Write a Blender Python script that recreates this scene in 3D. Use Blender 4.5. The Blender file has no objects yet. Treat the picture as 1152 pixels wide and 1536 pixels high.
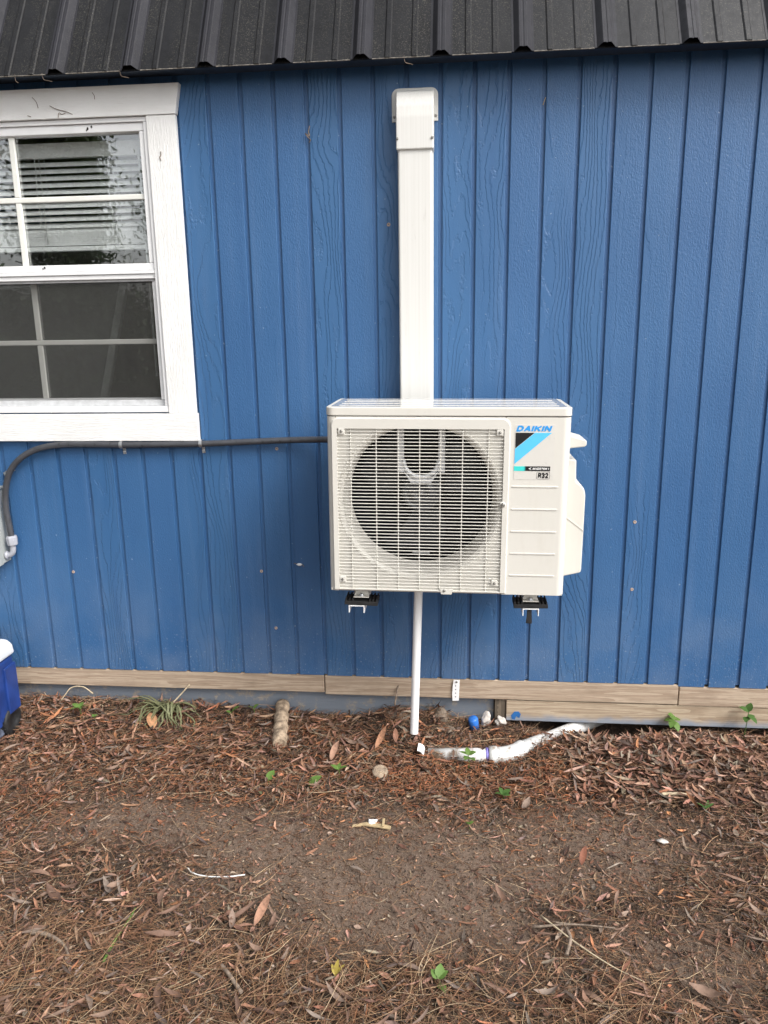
import bpy, bmesh, math, random
import numpy as np
from mathutils import Vector, Matrix, Euler

random.seed(7)
rng = np.random.default_rng(11)
scene = bpy.context.scene
col = scene.collection
R = math.radians

# ------------------------------------------------------------------ camera
F_PX, W_PX, H_PX = 1154.19, 1152.0, 1536.0
cam_d = bpy.data.cameras.new('camera')
cam = bpy.data.objects.new('camera', cam_d)
col.objects.link(cam)
cam_d.sensor_fit = 'VERTICAL'
cam_d.sensor_height = 24.0
cam_d.lens = 24.0 * F_PX / H_PX
cam_d.clip_start = 0.05
cam_d.clip_end = 1000
yaw, pit, rol = -0.0962004, -0.2308768, -0.0149531
fw = Vector((math.sin(yaw) * math.cos(pit), math.cos(yaw) * math.cos(pit), math.sin(pit)))
r0 = Vector((math.cos(yaw), -math.sin(yaw), 0))
u0 = r0.cross(fw)
rt = math.cos(rol) * r0 + math.sin(rol) * u0
up = -math.sin(rol) * r0 + math.cos(rol) * u0
M = Matrix((rt, up, -fw)).transposed().to_4x4()
M.translation = Vector((0.25266, -2.52321, 1.20000))
cam.matrix_world = M
scene.camera = cam

# ------------------------------------------------------------------ light
SUN_AZ = (0.80, -0.60)          # horizontal direction towards the sun (right of and behind the camera)
SUN_EL = R(44)
world = bpy.data.worlds.new('World')
scene.world = world
world.use_nodes = True
wt = world.node_tree
wt.nodes.clear()
sky = wt.nodes.new('ShaderNodeTexSky')
sky.sky_type = 'NISHITA'
sky.sun_disc = False
sky.sun_elevation = SUN_EL
sky.sun_rotation = math.atan2(SUN_AZ[0], SUN_AZ[1])
sky.air_density = 1.0
sky.dust_density = 4.0
sky.ozone_density = 1.0
hs = wt.nodes.new('ShaderNodeHueSaturation')      # overcast: a nearly colourless sky
hs.inputs['Saturation'].default_value = 0.22
bg = wt.nodes.new('ShaderNodeBackground')
bg.inputs['Strength'].default_value = 0.15
wo = wt.nodes.new('ShaderNodeOutputWorld')
wt.links.new(sky.outputs[0], hs.inputs['Color'])
wt.links.new(hs.outputs[0], bg.inputs['Color'])
wt.links.new(bg.outputs[0], wo.inputs['Surface'])

sun_d = bpy.data.lights.new('sun', 'SUN')
sun_d.energy = 1.0
sun_d.angle = R(26)
sun_d.color = (1.0, 0.965, 0.92)
sun = bpy.data.objects.new('sun', sun_d)
col.objects.link(sun)
sd = Vector((SUN_AZ[0] * math.cos(SUN_EL), SUN_AZ[1] * math.cos(SUN_EL), math.sin(SUN_EL)))
sun.rotation_euler = sd.to_track_quat('Z', 'Y').to_euler()
sun.location = (3, -6, 8)

scene.view_settings.view_transform = 'Standard'
scene.view_settings.look = 'None'
scene.view_settings.gamma = 1.0
scene.view_settings.use_curve_mapping = False
scene.view_settings.exposure = 1.0
scene.render.engine = 'CYCLES'
scene.cycles.max_bounces = 5
scene.cycles.diffuse_bounces = 3
scene.cycles.glossy_bounces = 3
scene.cycles.transparent_max_bounces = 16
scene.cycles.use_denoising = True

# ------------------------------------------------------------------ material helpers
class G:
    """small node-graph helper"""
    def __init__(self, name):
        self.m = bpy.data.materials.new(name)
        self.m.use_nodes = True
        self.t = self.m.node_tree
        self.t.nodes.clear()
    def n(self, typ, ins=None, **props):
        nd = self.t.nodes.new(typ)
        for k, v in props.items():
            setattr(nd, k, v)
        for k, v in (ins or {}).items():
            s = nd.inputs[k]
            if isinstance(v, bpy.types.NodeSocket):
                self.t.links.new(v, s)
            else:
                s.default_value = v
        return nd
    def math(self, op, a, b=0.0, c=None, clamp=False):
        i = {0: a, 1: b}
        if c is not None: i[2] = c
        return self.n('ShaderNodeMath', i, operation=op, use_clamp=clamp).outputs[0]
    def vmul(self, v, s):
        return self.n('ShaderNodeVectorMath', {0: v, 1: s}, operation='MULTIPLY').outputs[0]
    def vadd(self, v, s):
        return self.n('ShaderNodeVectorMath', {0: v, 1: s}, operation='ADD').outputs[0]
    def noise(self, v, scale=1.0, detail=2.0, rough=0.5, dist=0.0):
        return self.n('ShaderNodeTexNoise', {'Vector': v, 'Scale': scale, 'Detail': detail, 'Roughness': rough, 'Distortion': dist}).outputs['Fac']
    def rng(self, v, a, b, c=0.0, d=1.0, smooth=True):
        return self.n('ShaderNodeMapRange', {0: v, 1: a, 2: b, 3: c, 4: d}, interpolation_type='SMOOTHSTEP' if smooth else 'LINEAR').outputs[0]
    def mix(self, f, a, b, mode='MIX'):
        nd = self.n('ShaderNodeMix', data_type='RGBA', blend_type=mode)
        for idx, v in ((0, f), (6, a), (7, b)):
            if isinstance(v, bpy.types.NodeSocket): self.t.links.new(v, nd.inputs[idx])
            else:
                nd.inputs[idx].default_value = (*v, 1.0) if isinstance(v, tuple) and len(v) == 3 else v
        return nd.outputs[2]
    def fmix(self, f, a, b):
        nd = self.n('ShaderNodeMix', data_type='FLOAT')
        for idx, v in ((0, f), (2, a), (3, b)):
            if isinstance(v, bpy.types.NodeSocket): self.t.links.new(v, nd.inputs[idx])
            else: nd.inputs[idx].default_value = v
        return nd.outputs[0]
    def ramp(self, f, stops):
        nd = self.n('ShaderNodeValToRGB', {0: f})
        cr = nd.color_ramp
        while len(cr.elements) < len(stops): cr.elements.new(0.5)
        for e, (p, c) in zip(cr.elements, stops):
            e.position = p; e.color = (*c, 1)
        return nd.outputs[0]
    def obj(self):
        return self.n('ShaderNodeTexCoord').outputs['Object']
    def pos(self):
        return self.n('ShaderNodeNewGeometry').outputs['Position']
    def bump(self, h, strength=0.5, dist=0.002, normal=None):
        i = {'Height': h, 'Strength': strength, 'Distance': dist}
        if normal is not None: i['Normal'] = normal
        return self.n('ShaderNodeBump', i).outputs[0]
    def out(self, color, rough=0.5, spec=0.5, metal=0.0, normal=None, coat=0.0, **extra):
        i = {'Base Color': color if isinstance(color, bpy.types.NodeSocket) else (*color, 1),
             'Roughness': rough, 'Specular IOR Level': spec, 'Metallic': metal, 'Coat Weight': coat}
        if normal is not None: i['Normal'] = normal
        i.update(extra)
        b = self.n('ShaderNodeBsdfPrincipled', i)
        o = self.n('ShaderNodeOutputMaterial', {'Surface': b.outputs[0]})
        return self.m

def plain(name, color, rough=0.5, spec=0.5, metal=0.0, var=0.12, scale=40.0, bump=0.0, bdist=0.001, bscale=300.0):
    g = G(name)
    p = g.obj()
    n = g.noise(p, scale, 4.0, 0.6)
    f = g.rng(n, 0.3, 0.7)
    c = g.mix(f, tuple(x * (1 - var) for x in color), tuple(min(1, x * (1 + var)) for x in color))
    nm = None
    if bump > 0:
        nm = g.bump(g.noise(p, bscale, 3.0), bump, bdist)
    ro = g.fmix(f, rough * 0.9, min(1, rough * 1.12))
    return g.out(c, ro, spec, metal, nm)

def siding_material():
    g = G('blue_siding_paint')
    tc = g.obj(); wp = g.pos()
    r = g.n('ShaderNodeObjectInfo').outputs['Random']
    off = g.n('ShaderNodeCombineXYZ', {0: g.math('MULTIPLY', r, 31.0), 1: g.math('MULTIPLY', r, 17.0), 2: g.math('MULTIPLY', r, 53.0)}).outputs[0]
    v = g.vadd(tc, off)
    sx = g.n('ShaderNodeSeparateXYZ', {0: tc})
    x = sx.outputs[0]
    low = g.noise(g.vmul(v, (7.0, 1.0, 1.5)), 1.0, 2.0, 0.45, 0.3)
    jag = g.noise(g.vmul(v, (130.0, 1.0, 70.0)), 1.0, 3.0, 0.6)
    h = g.math('ADD', g.math('MULTIPLY', x, 55.0), g.math('ADD', g.math('MULTIPLY', low, 17.0), g.math('MULTIPLY', jag, 1.0)))
    fr = g.math('FRACT', h)
    lines = g.rng(fr, 0.0, 0.30)
    zone = g.noise(g.vmul(v, (14.0, 1.0, 1.1)), 1.0, 1.0)
    r2 = g.math('FRACT', g.math('MULTIPLY', r, 7.31))
    cath = g.rng(g.math('ADD', zone, g.math('MULTIPLY', g.math('SUBTRACT', r2, 0.5), 0.75)), 0.46, 0.6)
    peb = g.noise(g.vmul(v, (300.0, 1.0, 150.0)), 1.0, 3.0, 0.62)
    fine = g.noise(g.vmul(v, (420.0, 1.0, 40.0)), 1.0, 2.0, 0.6)
    a = g.math('ADD', g.math('MULTIPLY', peb, 0.75), g.math('MULTIPLY', fine, 0.3))
    b = g.math('ADD', g.math('MULTIPLY', lines, 0.58), g.math('MULTIPLY', peb, 0.28))
    height = g.fmix(cath, a, b)
    nm = g.bump(height, 0.8, 0.0024)
    big = g.noise(wp, 2.2, 3.0)
    base = g.mix(g.rng(big, 0.3, 0.7), (0.030, 0.101, 0.244), (0.037, 0.116, 0.268))
    base = g.mix(g.math('MULTIPLY', r2, 0.55), base, (0.042, 0.128, 0.270))
    # old lap-siding grime in the embossed lines, rain-splash dust low down
    z = g.n('ShaderNodeSeparateXYZ', {0: wp}).outputs[2]
    spl = g.math('MULTIPLY', g.rng(g.noise(wp, 130.0, 2.0), 0.60, 0.74), g.rng(g.math('ADD', z, g.math('MULTIPLY', g.noise(wp, 9.0, 2.0), 0.25)), 0.42, 0.06))
    base = g.mix(g.math('MULTIPLY', spl, 0.5), base, (0.42, 0.45, 0.48))
    film = g.math('MULTIPLY', g.rng(z, 0.5, 0.0), g.rng(g.noise(wp, 6.0, 4.0), 0.3, 0.7))
    base = g.mix(g.math('MULTIPLY', film, 0.16), base, (0.30, 0.33, 0.37))
    fleck = g.rng(g.noise(wp, 95.0, 1.0), 0.76, 0.78)
    base = g.mix(g.math('MULTIPLY', fleck, 0.35), base, (0.42, 0.50, 0.60))
    strk = g.noise(g.vmul(wp, (22.0, 1.0, 1.3)), 1.0, 4.0, 0.6)
    base = g.mix(g.rng(strk, 0.50, 0.78, 0.0, 0.30), base, (0.085, 0.165, 0.315))
    base = g.mix(g.rng(strk, 0.46, 0.25, 0.0, 0.35), base, (0.022, 0.080, 0.215))
    ro = g.fmix(strk, 0.34, 0.52)
    return g.out(base, ro, 0.5, 0.0, nm)

def trim_material(name, axis):
    g = G(name)
    tc = g.pos()
    s = (11.0, 10.0, 170.0) if axis == 'x' else (170.0, 10.0, 11.0)
    v = g.vmul(tc, s)
    a = g.noise(v, 1.0, 3.0, 0.6, 0.6)
    h = g.rng(g.math('PINGPONG', g.math('MULTIPLY', a, 4.0), 0.5), 0.05, 0.4)
    p = g.noise(tc, 210.0, 2.0)
    nm = g.bump(g.math('ADD', h, g.math('MULTIPLY', p, 0.5)), 0.42, 0.0016)
    n = g.noise(tc, 7.0, 4.0, 0.6)
    c = g.mix(g.rng(n, 0.35, 0.75), (0.80, 0.80, 0.79), (0.75, 0.75, 0.735))
    return g.out(c, 0.5, 0.45, 0.0, nm)

def lumber_material(name, c1, c2, dark, along='x', blue=0.0, grey=0.0):
    g = G(name)
    tc = g.obj(); wp = g.pos()
    r = g.n('ShaderNodeObjectInfo').outputs['Random']
    off = g.n('ShaderNodeCombineXYZ', {0: g.math('MULTIPLY', r, 11.0), 1: 0.0, 2: g.math('MULTIPLY', r, 3.7)}).outputs[0]
    v = g.vadd(tc, off)
    s = (1.6, 30.0, 42.0) if along == 'x' else (42.0, 30.0, 1.6)
    warp = g.noise(g.vmul(v, (1.6, 3.0, 14.0)), 1.0, 2.0)
    low = g.noise(g.vmul(v, s), 1.0, 2.0, 0.5, 0.4)
    h = g.math('ADD', g.math('MULTIPLY', low, 5.0), g.math('MULTIPLY', warp, 3.2))
    ring = g.rng(g.math('FRACT', h), 0.0, 0.9)
    fine = g.noise(g.vmul(v, (25.0, 90.0, 420.0) if along == 'x' else (420.0, 90.0, 25.0)), 1.0, 3.0, 0.65)
    c = g.mix(ring, c2, c1)
    c = g.mix(g.math('MULTIPLY', g.rng(fine, 0.45, 0.75), 0.45), c, dark)
    # knots
    vo = g.n('ShaderNodeTexVoronoi', {'Vector': g.vmul(v, (2.3, 8.0, 9.0)), 'Scale': 1.0}, feature='F1').outputs['Distance']
    c = g.mix(g.math('MULTIPLY', g.rng(vo, 0.16, 0.03), 0.75), c, tuple(x * 0.75 for x in dark))
    blot = g.noise(wp, 5.0, 4.0, 0.65)
    c = g.mix(g.math('MULTIPLY', g.rng(blot, 0.5, 0.75), 0.35), c, tuple(x * 0.7 for x in c2))
    if grey > 0:
        sp = g.noise(wp, 26.0, 5.0, 0.7)
        c = g.mix(g.rng(sp, 0.70, 0.50, 0.0, grey), c, (0.155, 0.175, 0.205))
    if blue > 0:   # over-spray of the wall paint along the lower edge
        zz = g.n('ShaderNodeSeparateXYZ', {0: tc}).outputs[2]
        e = g.math('ADD', zz, g.math('MULTIPLY', g.math('SUBTRACT', g.noise(wp, 16.0, 4.0), 0.5), 0.05))
        c = g.mix(g.rng(e, -0.006, -0.038, 0.0, blue), c, (0.19, 0.26, 0.36))
    nm = g.bump(g.math('ADD', fine, g.math('MULTIPLY', ring, 0.5)), 0.5, 0.0012)
    return g.out(c, 0.8, 0.25, 0.0, nm)

def attr_material(name, rough=0.75, spec=0.3, var=0.25, scale=160.0, transl=0.0):
    g = G(name)
    a = g.n('ShaderNodeAttribute', attribute_name='col').outputs['Color']
    n = g.noise(g.pos(), scale, 3.0, 0.6)
    c = g.mix(g.rng(n, 0.3, 0.7), (1 - var, 1 - var, 1 - var), (1 + var * 0.6, 1 + var * 0.6, 1 + var * 0.6))
    c = g.mix(1.0, a, c, 'MULTIPLY')
    return g.out(c, rough, spec, 0.0, g.bump(n, 0.25, 0.001))

def soil_material():
    g = G('bare_soil')
    p = g.pos()
    n1 = g.noise(p, 3.2, 5.0, 0.6)
    n2 = g.noise(p, 60.0, 5.0, 0.7)
    n3 = g.noise(p, 340.0, 3.0, 0.7)
    dry = g.n('ShaderNodeAttribute', attribute_name='dry').outputs['Fac']
    d2 = g.rng(g.math('ADD', dry, g.math('MULTIPLY', g.math('SUBTRACT', g.noise(p, 11.0, 5.0, 0.65), 0.5), 0.9)), 0.15, 0.75)
    c = g.mix(d2, g.mix(g.rng(n1, 0.3, 0.7), (0.050, 0.036, 0.027), (0.085, 0.062, 0.047)), g.mix(g.rng(n1, 0.3, 0.7), (0.165, 0.116, 0.086), (0.265, 0.190, 0.144)))  # dry patches pale; humus under litter darkened further for shade between pieces
    c = g.mix(g.math('MULTIPLY', g.rng(n2, 0.4, 0.65), 0.55), c, (0.205, 0.150, 0.112))
    c = g.mix(g.math('MULTIPLY', g.rng(n3, 0.60, 0.72), 0.6), c, (0.26, 0.20, 0.155))
    c = g.mix(g.math('MULTIPLY', g.rng(n3, 0.44, 0.30), 0.6), c, (0.030, 0.022, 0.018))
    nm = g.bump(g.math('ADD', g.math('MULTIPLY', n2, 1.0), g.math('MULTIPLY', n3, 0.5)), 1.0, 0.012)
    return g.out(c, 0.95, 0.15, 0.0, nm)

def roof_material(name, base, wet):
    g = G(name)
    p = g.pos()
    n1 = g.noise(g.vmul(p, (14.0, 6.0, 6.0)), 1.0, 5.0, 0.65)
    n2 = g.noise(p, 260.0, 3.0, 0.65)
    c = g.mix(g.rng(n1, 0.3, 0.7), tuple(x * 0.8 for x in base), tuple(x * 1.15 for x in base))
    lich = g.math('MULTIPLY', g.rng(n2, 0.53, 0.66), g.rng(g.noise(g.vmul(p, (9.0, 1.0, 2.5)), 1.0, 3.0), 0.30, 0.62))
    c = g.mix(g.math('MULTIPLY', lich, wet), c, (0.15, 0.14, 0.115))
    x = g.n('ShaderNodeSeparateXYZ', {0: p}).outputs[0]
    spots = g.math('MULTIPLY', g.rng(g.noise(p, 42.0, 3.0, 0.55), 0.53, 0.57), g.rng(x, 0.45, 0.95))
    c = g.mix(g.math('MULTIPLY', spots, 0.75), c, tuple(y * 0.42 for y in base))
    ro = g.fmix(g.rng(x, 0.2, 0.9), 0.46, 0.34)
    sp = g.fmix(g.rng(x, 0.0, 1.0), 0.16, 0.42)
    mot = g.noise(g.vmul(p, (60.0, 40.0, 40.0)), 1.0, 4.0, 0.7)
    c = g.mix(g.math('MULTIPLY', g.rng(mot, 0.42, 0.66), wet), c, tuple(y * 1.6 for y in base))
    return g.out(c, ro, sp, 0.0, g.bump(mot, 0.3, 0.0015))

def glass_material():
    g = G('window_glass')
    p = g.pos()
    w = g.noise(g.vmul(p, (9.0, 1.0, 14.0)), 1.0, 2.0)
    nm = g.bump(w, 0.05, 0.003)
    gl = g.n('ShaderNodeBsdfGlossy', {'Color': (1, 1, 1, 1), 'Roughness': 0.0, 'Normal': nm})
    tr = g.n('ShaderNodeBsdfTransparent', {'Color': (0.95, 0.965, 0.96, 1)})
    fc = g.n('ShaderNodeLayerWeight', {'Blend': 0.5}).outputs['Facing']
    fr = g.math('MULTIPLY_ADD', g.math('POWER', fc, 4.0), 0.8, 0.16)
    mx = g.n('ShaderNodeMixShader', {0: fr, 1: tr.outputs[0], 2: gl.outputs[0]})
    g.n('ShaderNodeOutputMaterial', {'Surface': mx.outputs[0]})
    return g.m

def screen_material():
    g = G('insect_screen_mesh')
    p = g.pos()
    n = g.noise(g.vmul(p, (60.0, 1.0, 5.0)), 1.0, 2.0)
    d = g.n('ShaderNodeBsdfDiffuse', {'Color': g.mix(n, (0.055, 0.055, 0.053), (0.08, 0.08, 0.077))})
    tr = g.n('ShaderNodeBsdfTransparent', {'Color': (1, 1, 1, 1)})
    mx = g.n('ShaderNodeMixShader', {0: 0.52, 1: d.outputs[0], 2: tr.outputs[0]})
    g.n('ShaderNodeOutputMaterial', {'Surface': mx.outputs[0]})
    return g.m

def foliage_material(name, c1, c2):
    g = G(name)
    r = g.n('ShaderNodeNewGeometry').outputs['Random Per Island']
    c = g.mix(r, c1, c2)
    d = g.n('ShaderNodeBsdfPrincipled', {'Base Color': c, 'Roughness': 0.55, 'Specular IOR Level': 0.35})
    t = g.n('ShaderNodeBsdfTranslucent', {'Color': c})
    mx = g.n('ShaderNodeMixShader', {0: 0.25, 1: d.outputs[0], 2: t.outputs[0]})
    g.n('ShaderNodeOutputMaterial', {'Surface': mx.outputs[0]})
    return g.m

def grad_bar_material():
    g = G('teal_to_black_print')
    x = g.n('ShaderNodeSeparateXYZ', {0: g.obj()}).outputs[0]
    c = g.mix(g.rng(x, -0.024, -0.016), (0.05, 0.62, 0.58), (0.008, 0.008, 0.009))
    return g.out(c, 0.4, 0.4)

MT = {}
MT['blue'] = siding_material()
MT['trim_x'] = trim_material('white_trim_lengthwise', 'x')
MT['trim_z'] = trim_material('white_trim_upright', 'z')
MT['lumber'] = lumber_material('treated_pine', (0.46, 0.365, 0.275), (0.34, 0.255, 0.185), (0.17, 0.125, 0.088))
MT['lumber_blue'] = lumber_material('treated_pine_oversprayed', (0.46, 0.37, 0.27), (0.33, 0.25, 0.175), (0.17, 0.12, 0.08), blue=0.7)
MT['lumber_grey'] = lumber_material('greyed_skid_timber', (0.34, 0.29, 0.23), (0.26, 0.22, 0.175), (0.14, 0.12, 0.10), grey=1.0)
MT['endgrain'] = lumber_material('dark_end_grain', (0.17, 0.135, 0.10), (0.10, 0.08, 0.06), (0.06, 0.045, 0.03), along='z')
MT['roof'] = roof_material('charcoal_roof_metal', (0.0125, 0.0128, 0.0142), 0.5)
MT['rib'] = roof_material('sky_lit_roof_rib', (0.026, 0.026, 0.031), 0.15)  # same metal, paler and purpler to carry the sky's reflection on the ribs
MT['roof_edge'] = plain('weathered_metal_edge', (0.22, 0.20, 0.17), 0.6, 0.4, 0.0, 0.5, 120.0)
MT['soffit'] = plain('shaded_soffit', (0.03, 0.045, 0.07), 0.7, 0.3)  # near-black stands in for the shade under the eave
MT['vinyl'] = plain('white_vinyl', (0.78, 0.785, 0.79), 0.38, 0.5, 0.0, 0.04, 12.0)
MT['muntin'] = plain('cream_vinyl_muntin', (0.74, 0.745, 0.70), 0.4, 0.5, 0.0, 0.04, 12.0)
MT['glass'] = glass_material()
MT['screen'] = screen_material()
MT['screen_frame'] = plain('screen_frame_grey', (0.50, 0.51, 0.52), 0.4, 0.5)
MT['slat'] = plain('blind_slat_vinyl', (0.86, 0.86, 0.86), 0.45, 0.4, 0.0, 0.05)
MT['cord'] = plain('blind_cord', (0.7, 0.7, 0.68), 0.8, 0.2)
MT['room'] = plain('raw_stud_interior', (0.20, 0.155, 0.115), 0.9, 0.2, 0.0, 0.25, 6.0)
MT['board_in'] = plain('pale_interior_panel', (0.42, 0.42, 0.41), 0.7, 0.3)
MT['ivory'] = plain('ivory_painted_steel', (0.635, 0.615, 0.562), 0.36, 0.5, 0.0, 0.02, 8.0, 0.06, 0.0004, 600.0)
MT['ivory2'] = plain('ivory_plastic', (0.625, 0.605, 0.552), 0.42, 0.5, 0.0, 0.025, 8.0)
g_ = G('wet_ivory_lid')
_p = g_.pos()
_d = g_.n('ShaderNodeTexVoronoi', {'Vector': _p, 'Scale': 150.0}, feature='F1').outputs['Distance']
_h = g_.math('MULTIPLY', g_.rng(_d, 0.38, 0.0), g_.rng(g_.noise(_p, 60.0, 2.0), 0.45, 0.6))
MT['ivory_wet'] = g_.out((0.60, 0.59, 0.56), 0.10, 0.6, 0.0, g_.bump(_h, 0.7, 0.002), 0.6)
g_ = G('ivory_painted_steel')
_p = g_.pos()
_d = g_.noise(g_.vmul(_p, (30.0, 30.0, 6.0)), 1.0, 5.0, 0.7)
_sp = g_.noise(_p, 220.0, 2.0)
_c = g_.mix(g_.rng(_d, 0.45, 0.8, 0.0, 0.35), (0.640, 0.620, 0.567), (0.56, 0.53, 0.465))
_c = g_.mix(g_.rng(_sp, 0.74, 0.78, 0.0, 0.5), _c, (0.30, 0.26, 0.21))
MT['ivory'] = g_.out(_c, g_.fmix(_d, 0.30, 0.46), 0.5, 0.0, g_.bump(g_.noise(_p, 600.0, 2.0), 0.06, 0.0004))
MT['cavity'] = plain('recess_shade_black', (0.006, 0.006, 0.007), 0.6, 0.2)  # near-black carries the shade inside the recess
MT['fan'] = plain('dark_grey_fan_plastic', (0.020, 0.022, 0.027), 0.30, 0.5)
MT['hub'] = plain('charcoal_fan_hub', (0.042, 0.044, 0.050), 0.32, 0.5)
MT['coil'] = plain('black_coil_fins', (0.005, 0.006, 0.010), 0.5, 0.2)
MT['zinc'] = plain('galvanised_steel', (0.52, 0.53, 0.54), 0.33, 0.5, 0.85, 0.2, 60.0)
MT['rail'] = plain('glint_toned_zinc', (0.72, 0.74, 0.76), 0.35, 0.5, 0.3, 0.1, 60.0)  # zinc paled to carry the sky's glint inside the dark recess
MT['screw'] = plain('dull_screw_steel', (0.28, 0.27, 0.25), 0.4, 0.5, 0.8, 0.3, 200.0)
MT['sticker'] = plain('sticker_base', (0.63, 0.61, 0.565), 0.3, 0.5, 0.0, 0.01)
MT['cyan'] = plain('cyan_print', (0.10, 0.52, 0.86), 0.35, 0.5, 0.0, 0.02)
MT['cyan_dark'] = plain('blue_letter_print', (0.028, 0.30, 0.72), 0.35, 0.5, 0.0, 0.02)
MT['black'] = plain('black_print', (0.010, 0.010, 0.011), 0.4, 0.4, 0.0, 0.05)
MT['white_print'] = plain('white_print', (0.8, 0.8, 0.78), 0.4, 0.4, 0.0, 0.02)
MT['gradbar'] = grad_bar_material()
g_ = G('white_duct_plastic')
_p = g_.pos()
_st = g_.noise(g_.vmul(_p, (240.0, 240.0, 1.2)), 1.0, 3.0, 0.6)
_sc = g_.noise(g_.vmul(_p, (60.0, 60.0, 9.0)), 1.0, 5.0, 0.7)
_c = g_.mix(g_.rng(_st, 0.35, 0.7), (0.665, 0.66, 0.632), (0.625, 0.617, 0.585))
_c = g_.mix(g_.rng(_sc, 0.60, 0.78, 0.0, 0.5), _c, (0.47, 0.45, 0.41))
MT['duct'] = g_.out(_c, 0.38, 0.5, 0.0, g_.bump(g_.noise(g_.vmul(_p, (14.0, 14.0, 3.0)), 1.0, 2.0), 0.25, 0.004))
MT['pvc'] = plain('white_pvc', (0.86, 0.86, 0.86), 0.32, 0.5, 0.0, 0.03, 10.0)
g_ = G('dirty_white_pvc')
_p = g_.pos()
_x = g_.n('ShaderNodeSeparateXYZ', {0: _p}).outputs[0]
_c = g_.mix(g_.rng(g_.math('ADD', g_.noise(_p, 24.0, 5.0, 0.7), g_.rng(_x, 0.36, 0.14, 0.0, 0.12)), 0.50, 0.70), (0.62, 0.62, 0.605), (0.25, 0.19, 0.14))
MT['pvc_dirty'] = g_.out(_c, 0.4, 0.45)
MT['purple'] = plain('purple_primer', (0.25, 0.22, 0.62), 0.5, 0.4, 0.0, 0.3, 60.0)
MT['rubber'] = plain('black_rubber', (0.016, 0.016, 0.017), 0.6, 0.4, 0.0, 0.3, 80.0, 0.2)
MT['bracket'] = plain('white_powder_coat', (0.78, 0.78, 0.78), 0.35, 0.5, 0.0, 0.03)
MT['conduit'] = plain('grey_conduit_jacket', (0.058, 0.060, 0.068), 0.30, 0.5, 0.0, 0.15)
MT['conduit_nut'] = plain('light_grey_fitting', (0.36, 0.37, 0.41), 0.35, 0.5, 0.0, 0.08)
MT['boxgrey'] = plain('grey_enamel_box', (0.36, 0.385, 0.38), 0.45, 0.5, 0.0, 0.06)
MT['cooler'] = plain('royal_blue_plastic', (0.014, 0.042, 0.19), 0.38, 0.5, 0.0, 0.2, 14.0)
MT['cooler_lid'] = plain('white_cooler_lid', (0.62, 0.64, 0.67), 0.4, 0.5, 0.0, 0.05)
MT['dirtyblue'] = plain('mud_stained_plastic', (0.10, 0.115, 0.16), 0.75, 0.3, 0.0, 0.4, 20.0)
MT['bark'] = plain('weathered_log_bark', (0.36, 0.275, 0.195), 0.95, 0.15, 0.0, 0.45, 45.0, 1.0, 0.006, 70.0)
MT['cutwood'] = plain('weathered_cut_wood', (0.27, 0.21, 0.155), 0.9, 0.2, 0.0, 0.25, 50.0, 0.5, 0.002, 150.0)
MT['splint'] = plain('fresh_split_wood', (0.42, 0.32, 0.185), 0.8, 0.2, 0.0, 0.15, 60.0)
MT['twig'] = plain('grey_brown_twig', (0.20, 0.155, 0.12), 0.9, 0.2, 0.0, 0.35, 90.0)
MT['straw'] = plain('pale_straw', (0.50, 0.41, 0.28), 0.8, 0.2, 0.0, 0.2, 60.0)
MT['wire'] = plain('white_wire_jacket', (0.75, 0.75, 0.73), 0.45, 0.4)
MT['paper'] = plain('crumpled_white_scrap', (0.50, 0.46, 0.42), 0.85, 0.2, 0.0, 0.2, 50.0, 0.6, 0.004, 60.0)
MT['bluecap'] = plain('blue_plastic_cap', (0.03, 0.16, 0.55), 0.4, 0.5, 0.0, 0.15)
MT['clod'] = plain('dry_clay_clod', (0.17, 0.135, 0.105), 0.95, 0.15, 0.0, 0.35, 40.0, 1.0, 0.012, 60.0)
MT['weed'] = foliage_material('weed_leaf_green', (0.085, 0.165, 0.030), (0.15, 0.25, 0.06))
MT['weed_dark'] = foliage_material('dark_weed_green', (0.040, 0.10, 0.020), (0.085, 0.17, 0.04))
MT['tuft'] = foliage_material('wilted_blade_green', (0.12, 0.15, 0.06), (0.26, 0.25, 0.14))
MT['tree'] = foliage_material('yard_tree_leaf', (0.030, 0.058, 0.018), (0.06, 0.10, 0.03))
MT['trunk'] = plain('yard_tree_bark', (0.10, 0.075, 0.055), 0.95, 0.15, 0.0, 0.4, 8.0, 0.8, 0.02, 30.0)
MT['litter'] = attr_material('dry_leaf')
MT['needle'] = attr_material('pine_needle', 0.6, 0.35)
MT['crumb'] = attr_material('mulch_crumb', 0.9, 0.2)
g_ = G('fallen_leaf')
_r = g_.n('ShaderNodeObjectInfo').outputs['Random']
_c = g_.ramp(_r, [(0.0, (0.105, 0.060, 0.042)), (0.3, (0.19, 0.112, 0.078)), (0.55, (0.235, 0.155, 0.112)), (0.8, (0.21, 0.170, 0.140)), (1.0, (0.27, 0.13, 0.078))])
_n = g_.noise(g_.obj(), 90.0, 3.0)
_c = g_.mix(g_.math('MULTIPLY', g_.rng(_n, 0.4, 0.75), 0.45), _c, (0.07, 0.042, 0.03))
MT['leaf'] = g_.out(_c, 0.7, 0.35, 0.0, g_.bump(_n, 0.3, 0.001))
MT['soil'] = soil_material()

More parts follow.
